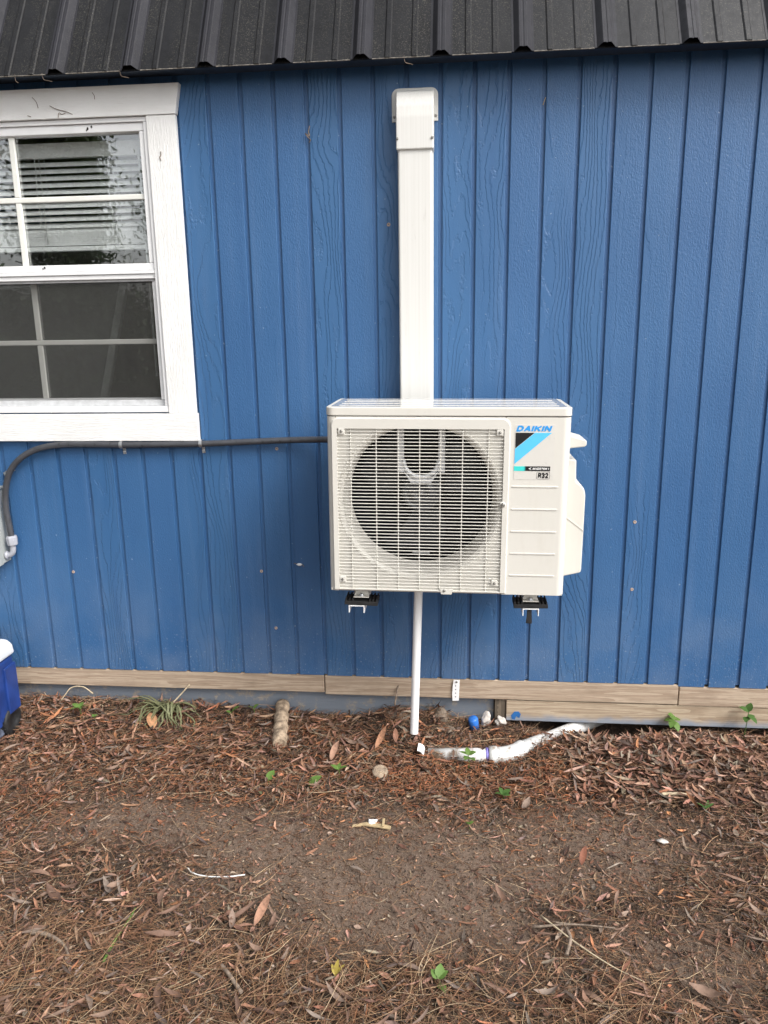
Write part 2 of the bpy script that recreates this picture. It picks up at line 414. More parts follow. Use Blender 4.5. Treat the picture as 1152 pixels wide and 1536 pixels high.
# ------------------------------------------------------------------ object helpers
WL = {}     # object -> world location of its origin (before its own rotation)
def tag(o, label=None, cat=None, group=None, kind=None):
    if label: o['label'] = label
    if cat: o['category'] = cat
    if group: o['group'] = group
    if kind: o['kind'] = kind
    return o
def empty(name, loc=(0, 0, 0), parent=None):
    o = bpy.data.objects.new(name, None)
    o.empty_display_size = 0.05
    col.objects.link(o)
    return place(o, loc, parent)
def place(o, loc, parent=None):
    WL[o.name] = Vector(loc)
    if parent is not None:
        o.parent = parent
        o.location = Vector(loc) - WL[parent.name]
    else:
        o.location = loc
    return o
def link(name, me, mat, parent=None, loc=(0, 0, 0), rot=None):
    o = bpy.data.objects.new(name, me)
    col.objects.link(o)
    if mat is not None and not me.materials:
        me.materials.append(MT[mat] if isinstance(mat, str) else mat)
    place(o, loc, parent)
    if rot is not None: o.rotation_euler = rot
    return o
def bm_mesh(name, bm, smooth=False):
    me = bpy.data.meshes.new(name)
    bmesh.ops.recalc_face_normals(bm, faces=bm.faces)
    bm.to_mesh(me); bm.free()
    if smooth:
        for p in me.polygons: p.use_smooth = True
    return me
def py_mesh(name, v, f, smooth=False):
    me = bpy.data.meshes.new(name)
    me.from_pydata([tuple(map(float, p)) for p in v], [], f)
    me.update()
    if smooth:
        for p in me.polygons: p.use_smooth = True
    return me
def box_mesh(sx, sy, sz, bev=0.0, seg=2, name='box'):
    bm = bmesh.new()
    bmesh.ops.create_cube(bm, size=1.0, matrix=Matrix.Diagonal((sx, sy, sz, 1)))
    if bev > 0:
        bmesh.ops.bevel(bm, geom=list(bm.edges), offset=bev, segments=seg, profile=0.5, affect='EDGES')
    return bm_mesh(name, bm)
def box(name, x0, x1, y0, y1, z0, z1, mat, parent=None, bev=0.001, seg=2):
    me = box_mesh(x1 - x0, y1 - y0, z1 - z0, bev, seg, name)
    return link(name, me, mat, parent, ((x0 + x1) / 2, (y0 + y1) / 2, (z0 + z1) / 2))
def poly_prism(pts, axis, a, b, bev=0.0, name='prism', seg=2):
    """extrude a 2D polygon along an axis: axis 'x' -> pts are (y,z), 'y' -> (x,z), 'z' -> (x,y)"""
    bm = bmesh.new()
    def mk(p, t):
        if axis == 'x': return (t, p[0], p[1])
        if axis == 'y': return (p[0], t, p[1])
        return (p[0], p[1], t)
    A = [bm.verts.new(mk(p, a)) for p in pts]
    B = [bm.verts.new(mk(p, b)) for p in pts]
    n = len(pts)
    bm.faces.new(A); bm.faces.new(B[::-1])
    for i in range(n):
        bm.faces.new((A[i], A[(i + 1) % n], B[(i + 1) % n], B[i]))
    bmesh.ops.recalc_face_normals(bm, faces=bm.faces)
    if bev > 0:
        bmesh.ops.bevel(bm, geom=list(bm.edges), offset=bev, segments=seg, profile=0.5, affect='EDGES')
    return bm_mesh(name, bm)
def rrect(x0, x1, z0, z1, r, n=6, corners=(1, 1, 1, 1)):
    """rounded rectangle points; corners: bl, br, tr, tl"""
    pts = []
    cs = [((x0, z0), (x0 + r, z0 + r), 180), ((x1, z0), (x1 - r, z0 + r), 270), ((x1, z1), (x1 - r, z1 - r), 0), ((x0, z1), (x0 + r, z1 - r), 90)]
    for k, (c, o, a) in enumerate(cs):
        if corners[k]:
            for i in range(n + 1):
                t = R(a + 90 * i / n)
                pts.append((o[0] + r * math.cos(t), o[1] + r * math.sin(t)))
        else: pts.append(c)
    return pts
def tube_mesh(path, rad, sides=12, cap=True, name='tube', smooth=True):
    path = [Vector(p) for p in path]
    n = len(path)
    rads = rad if hasattr(rad, '__len__') else [rad] * n
    vs, fs = [], []
    up_ = None
    for i, p in enumerate(path):
        t = (path[min(i + 1, n - 1)] - path[max(i - 1, 0)]).normalized()
        if up_ is None:
            up_ = t.orthogonal().normalized()
        up_ = (up_ - t * up_.dot(t)).normalized()
        s = t.cross(up_)
        for k in range(sides):
            a = 2 * math.pi * k / sides
            vs.append(p + (up_ * math.cos(a) + s * math.sin(a)) * rads[i])
    for i in range(n - 1):
        for k in range(sides):
            k2 = (k + 1) % sides
            fs.append((i * sides + k, i * sides + k2, (i + 1) * sides + k2, (i + 1) * sides + k))
    if cap:
        fs.append(tuple(range(sides - 1, -1, -1)))
        fs.append(tuple(range((n - 1) * sides, n * sides)))
    me = py_mesh(name, vs, fs)
    if smooth:
        for p in me.polygons:
            p.use_smooth = len(p.vertices) == 4
    return me
def spline(pts, n=10):
    """Catmull-Rom through points"""
    pts = [Vector(p) for p in pts]
    P = [pts[0] * 2 - pts[1]] + pts + [pts[-1] * 2 - pts[-2]]
    out = []
    for i in range(1, len(P) - 2):
        for k in range(n):
            t = k / n
            a, b, c, d = P[i - 1], P[i], P[i + 1], P[i + 2]
            out.append(0.5 * ((2 * b) + (c - a) * t + (2 * a - 5 * b + 4 * c - d) * t * t + (3 * b - a - 3 * c + d) * t ** 3))
    out.append(pts[-1])
    return out
def lathe(profile, n=48, axis='y', name='lathe', smooth=True):
    """profile: (radius, along) pairs revolved round an axis through the origin"""
    vs, fs = [], []
    m = len(profile)
    for i in range(n):
        a = 2 * math.pi * i / n
        for r_, t in profile:
            if axis == 'y': vs.append((r_ * math.cos(a), t, r_ * math.sin(a)))
            elif axis == 'x': vs.append((t, r_ * math.cos(a), r_ * math.sin(a)))
            else: vs.append((r_ * math.cos(a), r_ * math.sin(a), t))
    for i in range(n):
        j = (i + 1) % n
        for k in range(m - 1):
            fs.append((i * m + k, j * m + k, j * m + k + 1, i * m + k + 1))
    bm = bmesh.new()
    bv = [bm.verts.new(v) for v in vs]
    for f in fs:
        try: bm.faces.new([bv[i] for i in f])
        except ValueError: pass
    bmesh.ops.remove_doubles(bm, verts=bm.verts, dist=1e-6)
    return bm_mesh(name, bm, smooth)
GLYPH = {
 'D': [[(0, 0), (0, 1), (0.55, 1), (0.92, 0.78), (1, 0.5), (0.92, 0.22), (0.55, 0), (0, 0)]],
 'A': [[(0, 0), (0.5, 1), (1, 0)], [(0.2, 0.3), (0.8, 0.3)]],
 'I': [[(0, 0), (0, 1)]],
 'K': [[(0, 0), (0, 1)], [(0.05, 0.45), (1, 1)], [(0.3, 0.6), (1, 0)]],
 'N': [[(0, 0), (0, 1)], [(0, 1), (1, 0)], [(1, 0), (1, 1)]],
 'V': [[(0, 1), (0.5, 0), (1, 1)]],
 'E': [[(1, 1), (0, 1), (0, 0), (1, 0)], [(0, 0.5), (0.8, 0.5)]],
 'R': [[(0, 0), (0, 1), (0.7, 1), (1, 0.86), (1, 0.62), (0.7, 0.48), (0, 0.48)], [(0.5, 0.48), (1, 0)]],
 'T': [[(0, 1), (1, 1)], [(0.5, 1), (0.5, 0)]],
 '3': [[(0, 0.86), (0.25, 1), (0.75, 1), (1, 0.82), (0.9, 0.6), (0.45, 0.52), (0.9, 0.44), (1, 0.2), (0.75, 0), (0.25, 0), (0, 0.14)]],
 '2': [[(0, 0.8), (0.2, 1), (0.8, 1), (1, 0.8), (0.95, 0.6), (0, 0), (1, 0)]]}
def block_text(s_, width, height, shear, stroke):
    """bold block lettering in the XZ plane; stroke is the stroke width as a share of the height"""
    adv, t = 0.0, stroke
    segs = []
    for ch in s_:
        w = 0.0 if ch == 'I' else 0.62
        for pl in GLYPH[ch]:
            P_ = [(adv + t / 2 + x * w, t / 2 + y * (1 - t)) for x, y in pl]
            for a, b in zip(P_[:-1], P_[1:]): segs.append((a, b))
        adv += w + t * 1.35
    total = adv - t * 0.35 + shear
    vs, fs = [], []
    for i, (a, b) in enumerate(segs):
        dx, dz = b[0] - a[0], b[1] - a[1]
        l = math.hypot(dx, dz); dx /= l; dz /= l
        e = t * 0.5
        # square the ends off at cap and base line
        q = [(a[0] - dx * e * 0.5 - dz * e, a[1] - dz * e * 0.5 + dx * e), (a[0] - dx * e * 0.5 + dz * e, a[1] - dz * e * 0.5 - dx * e),
             (b[0] + dx * e * 0.5 + dz * e, b[1] + dz * e * 0.5 - dx * e), (b[0] + dx * e * 0.5 - dz * e, b[1] + dz * e * 0.5 + dx * e)]
        n = len(vs)
        for x, z in q:
            z = min(max(z, 0), 1)
            vs.append(((x + shear * z) / total * width, -0.00001 * i, z * height))
        fs.append((n, n + 1, n + 2, n + 3))
    return py_mesh('lettering', vs, fs)
def screw_mesh(r=0.004, h=0.003):
    return lathe([(0.0, -h), (r * 0.35, -h), (r * 0.4, -h * 0.55), (r * 0.55, -h), (r * 0.8, -h * 0.9), (r, -h * 0.4), (r, 0.001)], 14, 'y', 'screw')
SCREW = screw_mesh()

def arrays_mesh(name, V, F, C=None):
    """V (n,k,3) vertices of n alike pieces, F (m,3) triangles of one piece, C (n,3) colours"""
    n, k = V.shape[:2]
    m = F.shape[0]
    idx = (F[None] + (np.arange(n) * k)[:, None, None]).astype(np.int32).ravel()
    me = bpy.data.meshes.new(name)
    me.vertices.add(n * k)
    me.vertices.foreach_set('co', V.astype(np.float32).ravel())
    me.loops.add(n * m * 3)
    me.loops.foreach_set('vertex_index', idx)
    me.polygons.add(n * m)
    me.polygons.foreach_set('loop_start', np.arange(0, n * m * 3, 3, dtype=np.int32))
    me.update(calc_edges=True)
    if C is not None:
        a = me.attributes.new('col', 'FLOAT_COLOR', 'POINT')
        rgba = np.ones((n, k, 4), np.float32)
        rgba[:, :, :3] = C[:, None, :]
        a.data.foreach_set('color', rgba.ravel())
    return me

# ------------------------------------------------------------------ ground
def sm(t): 
    t = np.clip(t, 0, 1); return t * t * (3 - 2 * t)
_ph = rng.uniform(0, 6.28, (14, 2)); _fr = rng.uniform(3, 16, (14, 2)) * rng.choice([-1, 1], (14, 2))
def ground_z(x, y):
    x = np.asarray(x, float); y = np.asarray(y, float)
    near = np.exp(-((np.abs(x) / 4) ** 4)) * np.exp(-((np.abs(y + 0.6) / 4) ** 4))
    z = -0.182 + 0.022 * sm((y + 0.30) / 0.3) * (1 - 0.6 * np.clip(x, -1.5, 1.5)) * near
    b = 0
    for (a, c), (f, h) in zip(_ph, _fr):
        b = b + np.sin(f * x + a) * np.sin(h * y + c) / (abs(f) + abs(h))
    z = z + 0.045 * b * near * 0.9
    def bump(cx, cy, rx, ry, h): return h * np.exp(-((x - cx) / rx) ** 2 - ((y - cy) / ry) ** 2)
    z = z + bump(0.05, 0.0, 0.10, 0.06, 0.035) + bump(0.19, -0.01, 0.05, 0.05, 0.03)
    z = z + bump(0.74, 0.05, 0.19, 0.085, -0.095) + bump(0.33, -0.06, 0.10, 0.07, -0.02)
    z = z + bump(0.95, 0.02, 0.55, 0.12, -0.022) + bump(1.05, -0.20, 0.35, 0.09, 0.012)
    z = z + bump(-0.62, -0.34, 0.10, 0.05, -0.018)
    return z
def gz(x, y): return float(ground_z(x, y))
BARE = [(0.06, -0.76, 0.50, 0.24, 0.97), (-0.62, -0.62, 0.34, 0.13, 0.92), (0.66, -0.62, 0.34, 0.18, 0.85), (0.15, -0.96, 0.36, 0.12, 0.85), (0.78, -1.02, 0.22, 0.14, 0.75), (0.25, -0.14, 0.14, 0.07, 0.45), (-0.02, -0.10, 0.12, 0.06, 0.4), (-0.30, -1.20, 0.12, 0.05, 0.4), (-0.28, -0.72, 0.14, 0.10, 0.6), (0.45, -1.10, 0.12, 0.06, 0.5), (-0.98, -0.08, 0.08, 0.04, 0.5), (0.70, 0.0, 0.19, 0.075, 1.0)]
def density(x, y):
    d = np.ones_like(x)
    for cx, cy, rx, ry, h in BARE:
        d *= 1 - h * np.exp(-(((x - cx) / rx) ** 2 + ((y - cy) / ry) ** 2) ** 1.5)
    patch = 0.5 + 0.5 * np.sin(9 * x + 2 * np.sin(7 * y)) * np.sin(8 * y + 1.3 + 2 * np.sin(6 * x + 1))
    return np.clip(d * (0.72 + 0.45 * patch), 0.0, 1)
def dry_map(x, y):
    d = np.zeros_like(x)
    for cx, cy, rx, ry, h in BARE[:5]:
        d = np.maximum(d, h * np.exp(-(((x - cx) / (rx * 1.15)) ** 2 + ((y - cy) / (ry * 1.15)) ** 2)))
    return d
def graded(a, b, n, far, m):
    t = np.linspace(0, 1, m + 1)[1:] ** 3
    return np.concatenate([a - (t[::-1]) * (far), np.linspace(a, b, n), b + t * far])
gx = graded(-1.8, 1.9, 300, 300, 14)
gy = graded(-1.7, 0.35, 190, 300, 14)
XX, YY = np.meshgrid(gx, gy)
ZZ = ground_z(XX, YY)
nx, ny = len(gx), len(gy)
ii = (np.arange(ny - 1)[:, None] * nx + np.arange(nx - 1)[None]).ravel()
tri = np.concatenate([np.stack([ii, ii + 1, ii + nx + 1], 1), np.stack([ii, ii + nx + 1, ii + nx], 1)])
gm = arrays_mesh('ground', np.stack([XX.ravel(), YY.ravel(), ZZ.ravel()], 1)[None], tri)
_a = gm.attributes.new('dry', 'FLOAT', 'POINT')
_a.data.foreach_set('value', dry_map(XX.ravel(), YY.ravel()).astype(np.float32))
gm.polygons.foreach_set('use_smooth', [True] * len(gm.polygons))
ground = link('ground', gm, 'soil')
tag(ground, kind='structure')

# ------------------------------------------------------------------ shed
S = 0.1016
shed = empty('storage_shed', (0, 0, -0.15))
tag(shed, 'blue board-sided storage shed with white-trimmed window and dark metal roof', 'shed')
KL, KR = -22, 20
XL, XR = KL * S, KR * S
WX0, WX1, WZ0, WZ1 = -1.622, -0.7085, 0.946, 1.855       # window opening
BT = 0.0065
TOPZ = 1.985
# backing sheet with the window opening left out (the floor of the grooves)
for (a, b, c, d) in ((XL, WX0, 0.002, TOPZ), (WX1, XR, 0.002, TOPZ), (WX0, WX1, 0.002, WZ0), (WX0, WX1, WZ1, TOPZ)):
    box('backing_panel', a, b, BT + 0.0005, BT + 0.011, c, d, 'blue', shed, 0.0)
board_cache = {}
def board(x0, x1, z0, z1):
    key = (round(x1 - x0, 4), round(z1 - z0, 4))
    if key not in board_cache:
        bm = bmesh.new()
        bmesh.ops.create_cube(bm, size=1.0, matrix=Matrix.Diagonal((key[0], BT, key[1], 1)))
        ed = [e for e in bm.edges if all(v.co.y < 0 for v in e.verts) and abs(e.verts[0].co.x - e.verts[1].co.x) < 1e-6]
        bmesh.ops.bevel(bm, geom=ed, offset=0.0022, segments=2, profile=0.6, affect='EDGES')
        board_cache[key] = bm_mesh('siding_board', bm)
    jog = 0.0
    return link('siding_board', board_cache[key], 'blue', shed, ((x0 + x1) / 2, BT / 2 + jog, (z0 + z1) / 2))
for k in range(KL, KR):
    x0, x1 = k * S + 0.0006, (k + 1) * S - 0.0130
    zb = -0.0055 if k >= 10 else (0.0 if k >= -2 else 0.001)
    if x1 < WX0 or x0 > WX1 - 0.003:
        board(x0, x1, zb, TOPZ)
    else:
        board(x0, x1, zb, WZ0 + 0.001)
        board(x0, x1, WZ1 - 0.001, TOPZ)

# base timbers
beam_bev = 0.003
box('rim_timber', XL, -0.2165, 0.003, 0.041, -0.069, -0.0015, 'lumber', shed, beam_bev)
box('rim_timber', -0.2135, 1.02, 0.001, 0.041, -0.075, -0.0015, 'lumber', shed, beam_bev)
box('rim_timber', 1.023, XR, 0.002, 0.041, -0.079, -0.0075, 'lumber', shed, beam_bev)
box('skid_timber', XL, 0.392, 0.030, 0.120, -0.170, -0.071, 'lumber_grey', shed, beam_bev)
box('skid_timber', 0.434, XR, 0.006, 0.096, -0.158, -0.0795, 'lumber_blue', shed, beam_bev)
box('joist_end', 0.394, 0.432, 0.012, 0.60, -0.158, -0.0765, 'endgrain', shed, 0.002)
# a smear of wall paint on the skid
sm_pts = [(0.455, -0.150), (0.452, -0.138), (0.463, -0.122), (0.478, -0.121), (0.486, -0.131), (0.481, -0.146), (0.470, -0.139), (0.465, -0.153)]
link('paint_smear', poly_prism(sm_pts, 'y', 0.0045, 0.0058), plain('fresh_blue_smear', (0.02, 0.12, 0.34), 0.5), shed)

# walls out of sight and the room behind the window
box('side_wall', XL, XL + 0.05, 0.02, 2.4, 0.002, 2.0, 'blue', shed, 0.0)
box('side_wall', XR - 0.05, XR, 0.02, 2.4, 0.002, 2.0, 'blue', shed, 0.0)
box('back_wall', XL, XR, 2.4, 2.45, 0.002, 2.0, 'blue', shed, 0.0)
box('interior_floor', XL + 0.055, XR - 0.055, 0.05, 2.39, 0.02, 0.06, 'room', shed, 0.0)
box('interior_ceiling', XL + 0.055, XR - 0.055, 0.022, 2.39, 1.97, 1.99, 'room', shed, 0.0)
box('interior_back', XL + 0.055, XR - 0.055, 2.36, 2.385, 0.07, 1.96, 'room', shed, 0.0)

# roof: lower gambrel slope, 60 degrees
RY, RZ = -0.10, 1.958
roof = link('roof', box_mesh(XR - XL + 0.30, 1.15, 0.0012, 0.0), 'roof', shed, (0, 0, 0))
for v in roof.data.vertices:
    v.co.y += 0.575; v.co.x += (XL + XR) / 2; v.co.z -= 0.0006
place(roof, (0, RY, RZ), shed)
roof.rotation_euler = (R(60), 0, 0)
def roof_piece(name, me, mat, x, y=0.0, z=0.0):
    o = bpy.data.objects.new(name, me); col.objects.link(o)
    if not me.materials: me.materials.append(MT[mat])
    o.parent = roof; o.location = (x, y, z)
    return o
L_ = 1.15
def open_rib(pts, name, t=0.0011):
    """bent-sheet profile (x,z) extruded along y as a thin sheet"""
    up_ = pts; dn = [(p[0], p[1] - t) for p in pts]
    return poly_prism(up_ + dn[::-1], 'y', -0.0008, L_, 0.0, name)
MAJ = open_rib([(-0.031, 0.0012), (-0.025, 0.0012), (-0.013, 0.0165), (-0.0105, 0.0190), (-0.003, 0.0190), (-0.0015, 0.0178), (0.0015, 0.0178), (0.003, 0.0190), (0.0105, 0.0190), (0.013, 0.0165), (0.025, 0.0012), (0.031, 0.0012)], 'major_rib')
MINR = open_rib([(-0.0095, 0.0012), (-0.0060, 0.0042), (0.0060, 0.0042), (0.0095, 0.0012)], 'minor_rib')
EDGE = box_mesh(0.166, 0.0012, 0.0026, 0.0)
nrib = 0
for n in range(-6, 14):
    x = -0.942 + 0.2286 * n
    if XL - 0.1 < x < XR + 0.1:
        roof_piece('major_rib', MAJ, 'rib', x)
        for dx in (0.076, 0.152):
            roof_piece('minor_rib', MINR, 'roof', x + dx)
        roof_piece('drip_edge', EDGE, 'roof_edge', x + 0.1143, -0.0018, 0.0004)
# upper slope and the rear slope, out of sight from the ground
up_y, up_z = RY + 1.15 * math.cos(R(60)), RZ + 1.15 * math.sin(R(60))
link('upper_roof', py_mesh('upper_roof', [(XL - 0.15, up_y - 0.02, up_z + 0.004), (XR + 0.15, up_y - 0.02, up_z + 0.004), (XR + 0.15, 1.2, up_z + 0.36), (XL - 0.15, 1.2, up_z + 0.36),
     (XR + 0.15, 2.42 - up_y, up_z + 0.004), (XL - 0.15, 2.42 - up_y, up_z + 0.004), (XR + 0.15, 2.53, RZ), (XL - 0.15, 2.53, RZ)],
     [(0, 1, 2, 3), (3, 2, 4, 5), (5, 4, 6, 7)]), 'roof', shed)
for xx in (XL, XR - 0.01):
    link('gable', poly_prism([(0.0, 1.99), (2.4, 1.99), (2.42 - up_y - 0.05, up_z - 0.03), (1.2, up_z + 0.32), (up_y + 0.05, up_z - 0.03)], 'x', xx, xx + 0.01), 'blue', shed)
box('soffit_board', XL, XR, -0.070, -0.0005, 1.968, 1.984, 'soffit', shed, 0.001)
box('fascia_strip', XL, XR, -0.0840, -0.0715, 1.9600, 1.9780, 'soffit', shed, 0.001)

# screw holes with bare wood rings in the siding
HOLE = lathe([(0.0, 0.002), (0.0018, 0.0012), (0.002, -0.0006), (0.0042, -0.0012), (0.0056, -0.0004), (0.0058, 0.001)], 10, 'y', 'screw_hole')
HOLE.materials.append(plain('bare_wood_ring', (0.42, 0.31, 0.24), 0.8))
for (x, z) in ((-0.425, 0.388), (-0.383, 0.177), (0.838, 0.576), (0.842, 0.343), (0.037, 1.522), (-0.350, 0.820), (-1.114, 0.375)):
    link('screw_hole', HOLE, None, shed, (x, -0.0003, z))

# ------------------------------------------------------------------ window (part of the shed)
win = empty('window', ((WX0 + WX1) / 2, 0, WZ0), shed)
TY = -0.0200
hd = poly_prism([(-1.735, 1.857), (-0.612, 1.857), (-0.595, 1.943), (-1.752, 1.943)], 'y', TY - 0.004, -0.0006, 0.0012, 'header_trim')
link('header_trim', hd, 'trim_x', win)
box('side_trim', WX1 + 0.002, -0.6145, TY, -0.0006, 0.9425, 1.8562, 'trim_z', win, 0.0012)
box('side_trim', WX0 - 0.096, WX0 - 0.002, TY, -0.0006, 0.9425, 1.8562, 'trim_z', win, 0.0012)
box('sill_trim', WX0 - 0.100, -0.6100, TY - 0.002, -0.0006, 0.850, 0.9417, 'trim_x', win, 0.0012)
# outer vinyl frame
fy0, fy1 = -0.013, 0.075
box('frame_head', WX0 + 0.001, WX1 + 0.001, fy0, fy1, 1.842, 1.8555, 'vinyl', win, 0.0015)
box('frame_sill', WX0 + 0.001, WX1 + 0.001, fy0 - 0.004, fy1, 0.9465, 0.9665, 'vinyl', win, 0.0015)
box('frame_jamb', WX1 - 0.012, WX1 + 0.001, fy0 + 0.0006, fy1, 0.967, 1.8415, 'vinyl', win, 0.0015)
box('frame_jamb', WX0 + 0.001, WX0 + 0.014, fy0 + 0.0006, fy1, 0.967, 1.8415, 'vinyl', win, 0.0015)
# upper sash
GX0, GX1 = -1.586, -0.7385
uy0, uy1 = -0.006, 0.032
box('sash_rail', WX0 + 0.015, WX1 - 0.013, uy0, uy1, 1.8165, 1.8412, 'vinyl', win, 0.002)
box('sash_stile', GX1, WX1 - 0.013, uy0 + 0.0005, uy1, 1.425, 1.8160, 'vinyl', win, 0.002)
box('sash_stile', WX0 + 0.015, GX0, uy0 + 0.0005, uy1, 1.425, 1.8160, 'vinyl', win, 0.002)
box('meeting_rail', WX0 + 0.015, WX1 - 0.013, uy0, uy1, 1.4030, 1.4245, 'vinyl', win, 0.002)
box('meeting_rail', WX0 + 0.015, WX1 - 0.013, uy0 - 0.004, uy1, 1.3920, 1.4022, 'vinyl', win, 0.0015)
box('screen_track', WX0 + 0.015, WX1 - 0.013, uy0 + 0.001, 0.020, 1.3770, 1.3912, 'vinyl', win, 0.0015)
MX, MZ = -1.163, 1.627
for (a, b) in ((GX0, MX), (MX, GX1)):
    for (c, d) in ((1.4248, MZ), (MZ, 1.8162)):
        box('pane', a + 0.0005, b - 0.0005, 0.0145, 0.0165, c + 0.0005, d - 0.0005, 'glass', win, 0.0)
box('muntin', MX - 0.0095, MX + 0.0095, 0.003, 0.0135, 1.4250, MZ - 0.0085, 'muntin', win, 0.0025)
box('muntin', MX - 0.0095, MX + 0.0095, 0.003, 0.0135, MZ + 0.0085, 1.8160, 'muntin', win, 0.0025)
box('muntin', GX0, GX1, 0.002, 0.0135, MZ - 0.0082, MZ + 0.0082, 'muntin', win, 0.0025)
# lower sash, set further in, behind an insect screen
LX1 = -0.7365
box('sash_rail', WX0 + 0.015, WX1 - 0.013, 0.030, 0.065, 0.9675, 0.990, 'vinyl', win, 0.002)
box('sash_rail', WX0 + 0.015, WX1 - 0.013, 0.0345, 0.070, 1.3745, 1.4020, 'vinyl', win, 0.002)
box('sash_stile', LX1, WX1 - 0.013, 0.0305, 0.065, 0.9905, 1.3740, 'vinyl', win, 0.002)
box('sash_stile', WX0 + 0.015, GX0, 0.0305, 0.065, 0.9905, 1.3740, 'vinyl', win, 0.002)
LZ = 1.178
for (a, b) in ((GX0, MX), (MX, LX1)):
    for (c, d) in ((0.9902, LZ), (LZ, 1.3743)):
        box('pane', a + 0.0005, b - 0.0005, 0.046, 0.048, c + 0.0005, d - 0.0005, 'glass', win, 0.0)
box('muntin', MX - 0.0095, MX + 0.0095, 0.036, 0.045, 0.9906, LZ - 0.0085, 'muntin', win, 0.0025)
box('muntin', MX - 0.0095, MX + 0.0095, 0.036, 0.045, LZ + 0.0085, 1.3740, 'muntin', win, 0.0025)
box('muntin', GX0, LX1, 0.035, 0.045, LZ - 0.0082, LZ + 0.0082, 'muntin', win, 0.0025)
box('screen_frame', WX0 + 0.016, WX1 - 0.014, 0.004, 0.012, 0.9670, 0.9860, 'screen_frame', win, 0.0015)
box('screen_frame', WX0 + 0.016, WX1 - 0.014, 0.004, 0.012, 1.3690, 1.3765, 'screen_frame', win, 0.0015)
box('screen_frame', WX1 - 0.030, WX1 - 0.014, 0.0045, 0.012, 0.9865, 1.3685, 'vinyl', win, 0.0015)
link('insect_screen', py_mesh('insect_screen', [(GX0 - 0.01, 0.008, 0.985), (WX1 - 0.029, 0.008, 0.985), (WX1 - 0.029, 0.008, 1.370), (GX0 - 0.01, 0.008, 1.370)], [(0, 1, 2, 3)]), 'screen', win)
DEB = plain('dark_insect_bits', (0.02, 0.018, 0.016), 0.8)
for (x, z, s) in ((-0.902, 1.8285, 0.0034), (-0.889, 1.8335, 0.003), (-0.906, 1.824, 0.002), (-1.098, 1.414, 0.0022), (-1.092, 1.417, 0.003)):
    bm = bmesh.new(); bmesh.ops.create_icosphere(bm, subdivisions=1, radius=s, matrix=Matrix.Diagonal((1, 0.5, 1.5, 1)))
    link('mud_dab', bm_mesh('mud_dab', bm, True), DEB, win, (x, uy0 - 0.0008, z))

# blind hanging inside
bl = empty('window_blind', (-1.16, 0.105, 1.80))
tag(bl, 'raised white slatted blind hanging behind the upper window panes', 'window blind')
BX0, BX1 = -1.575, -0.772
box('head_rail', BX0, BX1, 0.085, 0.125, 1.772, 1.806, 'slat', bl, 0.002)
box('valance', BX0 - 0.004, BX1 + 0.004, 0.080, 0.0845, 1.768, 1.812, 'slat', bl, 0.001)
sl = bpy.data.meshes.new('slat')
bm = bmesh.new()
nseg = 6
rows = []
for i in range(nseg + 1):
    t = i / nseg - 0.5
    yy = t * 0.025; zz = 0.0022 * (1 - 4 * t * t)
    c, s = math.cos(R(44)), math.sin(R(44))
    y2, z2 = yy * c - zz * s, yy * s + zz * c
    rows.append([bm.verts.new((x, y2, z2)) for x in (BX0 - (BX0 + BX1) / 2, BX1 - (BX0 + BX1) / 2)])
for a, b in zip(rows[:-1], rows[1:]): bm.faces.new((a[0], a[1], b[1], b[0]))
SLAT = bm_mesh('slat', bm, True)
for i in range(10):
    link('slat', SLAT, 'slat', bl, ((BX0 + BX1) / 2, 0.105, 1.752 - 0.0212 * i))
for i in range(8):
    o = link('slat', SLAT, 'slat', bl, ((BX0 + BX1) / 2, 0.105, 1.547 - 0.0058 * i))
    o.rotation_euler = (R(12), 0, 0)
box('bottom_rail', BX0, BX1, 0.092, 0.118, 1.478, 1.493, 'slat', bl, 0.003)
for x in (-1.40, -1.122, -0.873):
    for dy in (0.088, 0.122):
        link('ladder_cord', tube_mesh([(x, dy, 1.772), (x, dy, 1.50)], 0.0009, 5), 'cord', bl)
    pts = [(x - 0.014, 0.0835, 1.772)] + [(x - 0.014 + 0.002 * math.sin(i), 0.0835, 1.772 - 0.024 * i) for i in range(1, 10)]
    for i in range(14): pts.append((x + random.uniform(-0.018, 0.018), 0.082 + random.uniform(-0.003, 0.003), 1.55 - i * 0.005 + random.uniform(-0.006, 0.006)))
    link('lift_cord', tube_mesh(spline(pts, 4), 0.0010, 5), 'cord', bl)
link('tilt_wand', tube_mesh([(-0.778, 0.079, 1.79), (-0.776, 0.078, 1.40), (-0.776, 0.078, 1.06)], 0.0042, 8), 'slat', bl)
box('wand_bracket', -0.868, -0.850, 0.074, 0.0795, 1.775, 1.815, 'screen_frame', bl, 0.002)

# the pale panel leaning inside, seen through the screen
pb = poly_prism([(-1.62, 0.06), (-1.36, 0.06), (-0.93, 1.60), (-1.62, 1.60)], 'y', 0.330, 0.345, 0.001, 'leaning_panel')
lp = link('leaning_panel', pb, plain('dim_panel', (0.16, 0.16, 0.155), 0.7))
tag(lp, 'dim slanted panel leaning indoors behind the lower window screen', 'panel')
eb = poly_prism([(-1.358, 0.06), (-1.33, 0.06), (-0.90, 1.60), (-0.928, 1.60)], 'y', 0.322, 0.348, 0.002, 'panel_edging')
link('panel_edging', eb, 'board_in', lp)

